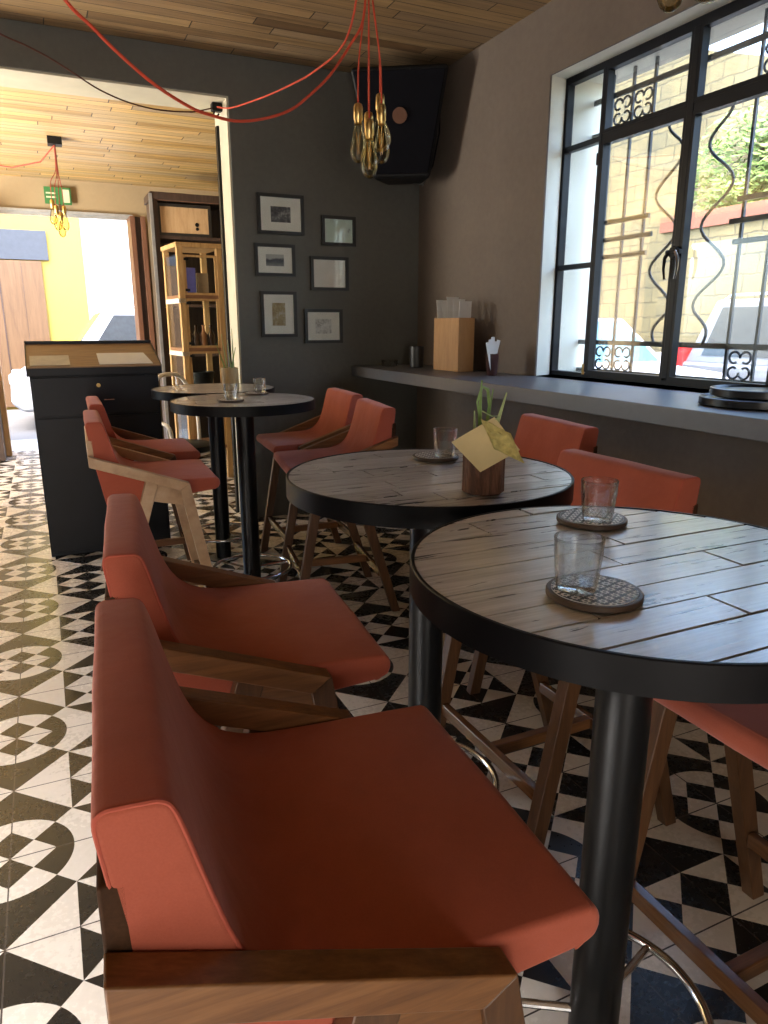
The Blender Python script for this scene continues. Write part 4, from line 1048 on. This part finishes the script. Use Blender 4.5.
def car(name, label, loc, rotz, L, Wd, H, paint, glassm, kind='suv', cabf=None, rooff=None):
    """forward is +x; ground at z=0"""
    t = thing(name, label, 'car', loc, rotz)
    hb = 0.98 if kind == 'suv' else 0.9
    h2 = L/2
    if kind == 'pickup':
        low = [(-h2, 0.45), (-h2+0.1, 0.35), (h2-0.15, 0.3), (h2, 0.45), (h2-0.02, 0.85), (h2-0.25, 1.02), (0.75, 1.1), (-h2, 1.1)]
        cb, ct_ = (-0.75, 0.95), (-0.62, 0.35)
    else:
        low = [(-h2, 0.45), (-h2+0.12, 0.32), (h2-0.15, 0.28), (h2, 0.42), (h2-0.03, 0.75), (h2-0.3, 0.92), (0.85, hb+0.02), (-h2+0.05, hb+0.04)]
        cb, ct_ = (-h2+0.08, 1.0), (-h2+0.45, 0.15)
    if cabf:
        cb, ct_ = (cb[0], cabf), (ct_[0], rooff)
    b = obj('body', G().prism(low, -Wd/2, Wd/2), paint, t, bevel=0.06, seg=3)
    z0, z1, wi = hb, H, Wd/2-0.16
    bt, tp = Wd/2-0.04, wi
    P = [(cb[0], -bt, z0), (cb[1], -bt, z0), (cb[1], bt, z0), (cb[0], bt, z0), (ct_[0], -tp, z1), (ct_[1], -tp, z1), (ct_[1], tp, z1), (ct_[0], tp, z1)]
    obj('cabin', G().hexa(P), paint, t, bevel=0.05, seg=3)
    V = [Vector(p) for p in P]
    def window(a, b_, c, d_, u0, u1, v0, v1, nm):
        f = lambda u, v: (V[a].lerp(V[b_], u)).lerp(V[d_].lerp(V[c], u), v)
        q = [f(u0, v0), f(u1, v0), f(u1, v1), f(u0, v1)]
        n = (q[1]-q[0]).cross(q[3]-q[0]).normalized()
        cen = sum(V, Vector())/8
        if n.dot(q[0]-cen) < 0: n = -n
        obj(nm, G().hexa([p - n*0.02 for p in q] + [p + n*0.012 for p in q]), glassm, t)
    for (a, b_, c, d_) in ((0, 1, 5, 4), (3, 2, 6, 7)):
        window(a, b_, c, d_, 0.08, 0.47, 0.15, 0.88, 'side_window'); window(a, b_, c, d_, 0.52, 0.93, 0.15, 0.88, 'side_window')
    window(1, 2, 6, 5, 0.08, 0.92, 0.08, 0.92, 'windshield'); window(0, 3, 7, 4, 0.1, 0.9, 0.15, 0.85, 'rear_window')
    for x in (-h2+0.85, h2-0.85):
        for s in (-1, 1):
            w = obj('wheel', G().cyl((x, s*(Wd/2-0.2), 0.34), (x, s*(Wd/2+0.01), 0.34), 0.34, n=28), BLACKPL, t, bevel=0.03)
            obj('hubcap', G().cyl((x, s*(Wd/2+0.005), 0.34), (x, s*(Wd/2+0.025), 0.34), 0.22, 0.19, 20), CHROME, w, smooth=True)
    for s in (-1, 1):
        obj('headlight', G().box(h2-0.14, s*(Wd/2-0.3)-0.16, 0.68, h2-0.005, s*(Wd/2-0.3)+0.16, 0.82), plain('lamp_lens', (0.7, 0.72, 0.75), 0.15), t, bevel=0.02)
        obj('tail_light', G().box(-h2-0.02, s*(Wd/2-0.1)-0.11, 0.78, -h2+0.12, s*(Wd/2-0.1)+0.11, 1.25), plain('red_lens', (0.6, 0.03, 0.03), 0.2), t, bevel=0.015)
        obj('mirror', G().box(cb[1]-0.35, s*(Wd/2+0.06)-0.08, 1.0, cb[1]-0.25, s*(Wd/2+0.06)+0.08, 1.14), paint, t, bevel=0.03)
        if kind == 'suv' and H > 1.68: obj('roof_rail', G().tube([(ct_[0]+0.1, s*(wi-0.06), z1), (ct_[0]+0.2, s*(wi-0.06), z1+0.06), (ct_[1]-0.2, s*(wi-0.06), z1+0.06), (ct_[1]-0.1, s*(wi-0.06), z1)], 0.018, 8), CHROME, t, smooth=True)
    return t
WPAINT = plain('white_car_paint', (0.5, 0.52, 0.55), 0.25, 0, 0.03)
CGLASS = plain('car_glass_dark', (0.05, 0.06, 0.07), 0.08)
TEAL = plain('car_glass_teal', (0.09, 0.22, 0.28), 0.08)
GREYP = plain('grey_car_paint', (0.2, 0.21, 0.23), 0.35, 0.3, 0.04)
car('suv', 'white sport utility vehicle parked across the street, seen over the counter', (1.75, 12.6, -0.1), PI, 4.5, 1.85, 1.76, WPAINT, CGLASS, 'suv', 1.45, 0.85)
car('parked_car', 'white car with a teal windshield parked outside the window, at the left', (7.15, 8.6, -0.1), -PI/2, 4.4, 1.8, 1.62, WPAINT, TEAL)
car('parked_van', 'grey van with a red tail light seen through the right window panes', (9.3, 5.35, -0.1), -PI/2, 4.9, 1.9, 1.86, GREYP, CGLASS)

sw = thing('stone_wall', 'tall yellow stone wall across the side street', 'wall', (13.0, 11.0, -0.1))
obj('masonry', G().add([(0, -16, 0), (0, 14, 0), (0, 14, 7.3), (0, 1.5, 7.1), (0, -1.5, 6.0), (0, -16, 4.2), (0.6, -16, 0), (0.6, 14, 0), (0.6, 14, 7.3), (0.6, 1.5, 7.1), (0.6, -1.5, 6.0), (0.6, -16, 4.2)],
    [(0,1,2,3,4,5), (11,10,9,8,7,6), (0,6,7,1), (1,7,8,2), (2,8,9,3), (3,9,10,4), (4,10,11,5), (5,11,6,0)]), STONE, sw)
tw = thing('planter_wall', 'low yellow stone terrace wall with a red brick cap under the tree', 'wall', (11.0, 8.0, -0.1))
obj('masonry', G().box(0, -9, 0, 0.4, 2.9, 3.22), STONE, tw); obj('soil', G().box(0.4, -9, 0, 1.95, 2.9, 3.1), STONE, tw); obj('brick_cap', G().box(-0.06, -9, 3.22, 0.45, 2.95, 3.5), BRICKRED, tw)
def foliage(n, ellipsoids, size, seed):
    rng = random.Random(seed); g = G()
    for _ in range(n):
        c, r = rng.choice(ellipsoids)
        while True:
            p = Vector((rng.uniform(-1, 1), rng.uniform(-1, 1), rng.uniform(-1, 1)))
            if 0.35 < p.length < 1: break
        q = Vector(c) + Vector((p.x*r[0], p.y*r[1], p.z*r[2]))
        d = Vector((rng.gauss(0, 1), rng.gauss(0, 1), rng.gauss(0, 0.6))).normalized(); s = d.orthogonal().normalized()
        L = size*rng.uniform(0.7, 1.4)
        g.add([q-d*L, q+s*L*0.35, q+d*L, q-s*L*0.35 + d*0.01], [(0, 1, 2, 3)])
    return g
def leaf_mat(name, a, b):
    m = Mat(name); m.set(color=m.ramp(m.noise(m.objco(), 2.5, 3), [(0.35, a), (0.65, b)]), rough=0.5); m.b.inputs['Subsurface Weight'].default_value = 0.0
    return m.mat
tr = thing('tree', 'bright green leafy tree over the brick capped wall outside', 'tree', (12.15, 8.9, 3.005))
E_ = [((0, 1.5, 1.3), (0.65, 1.0, 1.0)), ((0, 0.1, 1.5), (0.7, 1.1, 1.1)), ((0, -1.4, 1.2), (0.7, 1.2, 0.95)), ((0, -2.8, 1.5), (0.7, 1.4, 1.2)), ((-0.1, 0.9, 0.75), (0.6, 1.0, 0.5)), ((0, -1.0, 2.0), (0.6, 1.0, 0.7))]
obj('foliage', foliage(9000, E_, 0.09, 5), leaf_mat('tree_leaves', (0.13, 0.21, 0.045), (0.29, 0.36, 0.11)), tr)
for p in ((0, 0.9), (-0.1, -0.6), (0.0, -2.2)): obj('trunk', G().tube([(p[0], p[1], 0.0), (p[0]-0.05, p[1]+0.05, 0.9), (p[0]-0.1, p[1], 1.6)], [0.1, 0.07, 0.04], 8), DARKWOOD, tr, smooth=True)

# ------------------------------------------------------------------ light
w = bpy.data.worlds.new('sky'); scene.world = w; w.use_nodes = True
nt = w.node_tree; nt.nodes.clear()
wo = nt.nodes.new('ShaderNodeOutputWorld'); bg = nt.nodes.new('ShaderNodeBackground'); sk = nt.nodes.new('ShaderNodeTexSky')
sk.sky_type = 'NISHITA'; sk.sun_disc = False; sk.sun_elevation = math.radians(52); sk.sun_rotation = math.radians(215); sk.air_density = 1.0; sk.dust_density = 2.5
nt.links.new(sk.outputs[0], bg.inputs[0]); nt.links.new(bg.outputs[0], wo.inputs[0])
bg.inputs[1].default_value = 0.56
sun = bpy.data.lights.new('sun', 'SUN'); sun.energy = 0.5; sun.angle = math.radians(0.6); sun.color = (1.0, 0.94, 0.84)
so = bpy.data.objects.new('sun', sun); COL.objects.link(so)
so.rotation_euler = Vector((0.55, 0.45, -1.0)).to_track_quat('-Z', 'Y').to_euler()

def fill_lamp(name, loc, size, direction, power, color):  # area lamps added out of view to brighten the interior
    l = bpy.data.lights.new(name, 'AREA'); l.shape = 'RECTANGLE'; l.size, l.size_y = size; l.energy = power; l.color = color
    o = bpy.data.objects.new(name, l); COL.objects.link(o); o.location = loc
    o.rotation_euler = Vector(direction).to_track_quat('-Z', 'Y').to_euler()
fill_lamp('fill_left', (-6.0, -0.6, 4.0), (4.4, 1.1), (1, 0.1, -0.66), 720, (1.0, 0.95, 0.89))  # added lamp outside the left wall, brightens the left floor
fill_lamp('fill_front', (-0.95, -3.35, 0.95), (1.5, 1.2), (0.1, 1, 0.0), 16, (1.0, 0.92, 0.82))  # added low lamp behind the camera, brightens the near stool sides
fill_lamp('fill_far', (-2.7, 6.1, 1.45), (1.3, 1.9), (0.4, 0.6, 0.7), 120, (1.0, 0.92, 0.78))  # added lamp inside the far room, brightens its ceiling and back wall
# ------------------------------------------------------------------ camera
cam = bpy.data.cameras.new('camera'); cam.sensor_width = 36; cam.sensor_fit = 'AUTO'; cam.lens = 36*712/1024
cam.clip_start = 0.02
co = bpy.data.objects.new('camera', cam); COL.objects.link(co)
co.location = (0, 0, 1.42); co.rotation_euler = (math.radians(90-14.7), 0, math.radians(-25.05))
scene.camera = co
scene.view_settings.view_transform = 'Standard'; scene.view_settings.look = 'None'
scene.view_settings.gamma = 1.0; scene.view_settings.use_curve_mapping = False
scene.view_settings.exposure = 2.2
scene.cycles.use_denoising = True
scene.cycles.max_bounces = 12; scene.cycles.diffuse_bounces = 6; scene.cycles.transparent_max_bounces = 16
scene.cycles.caustics_reflective = False
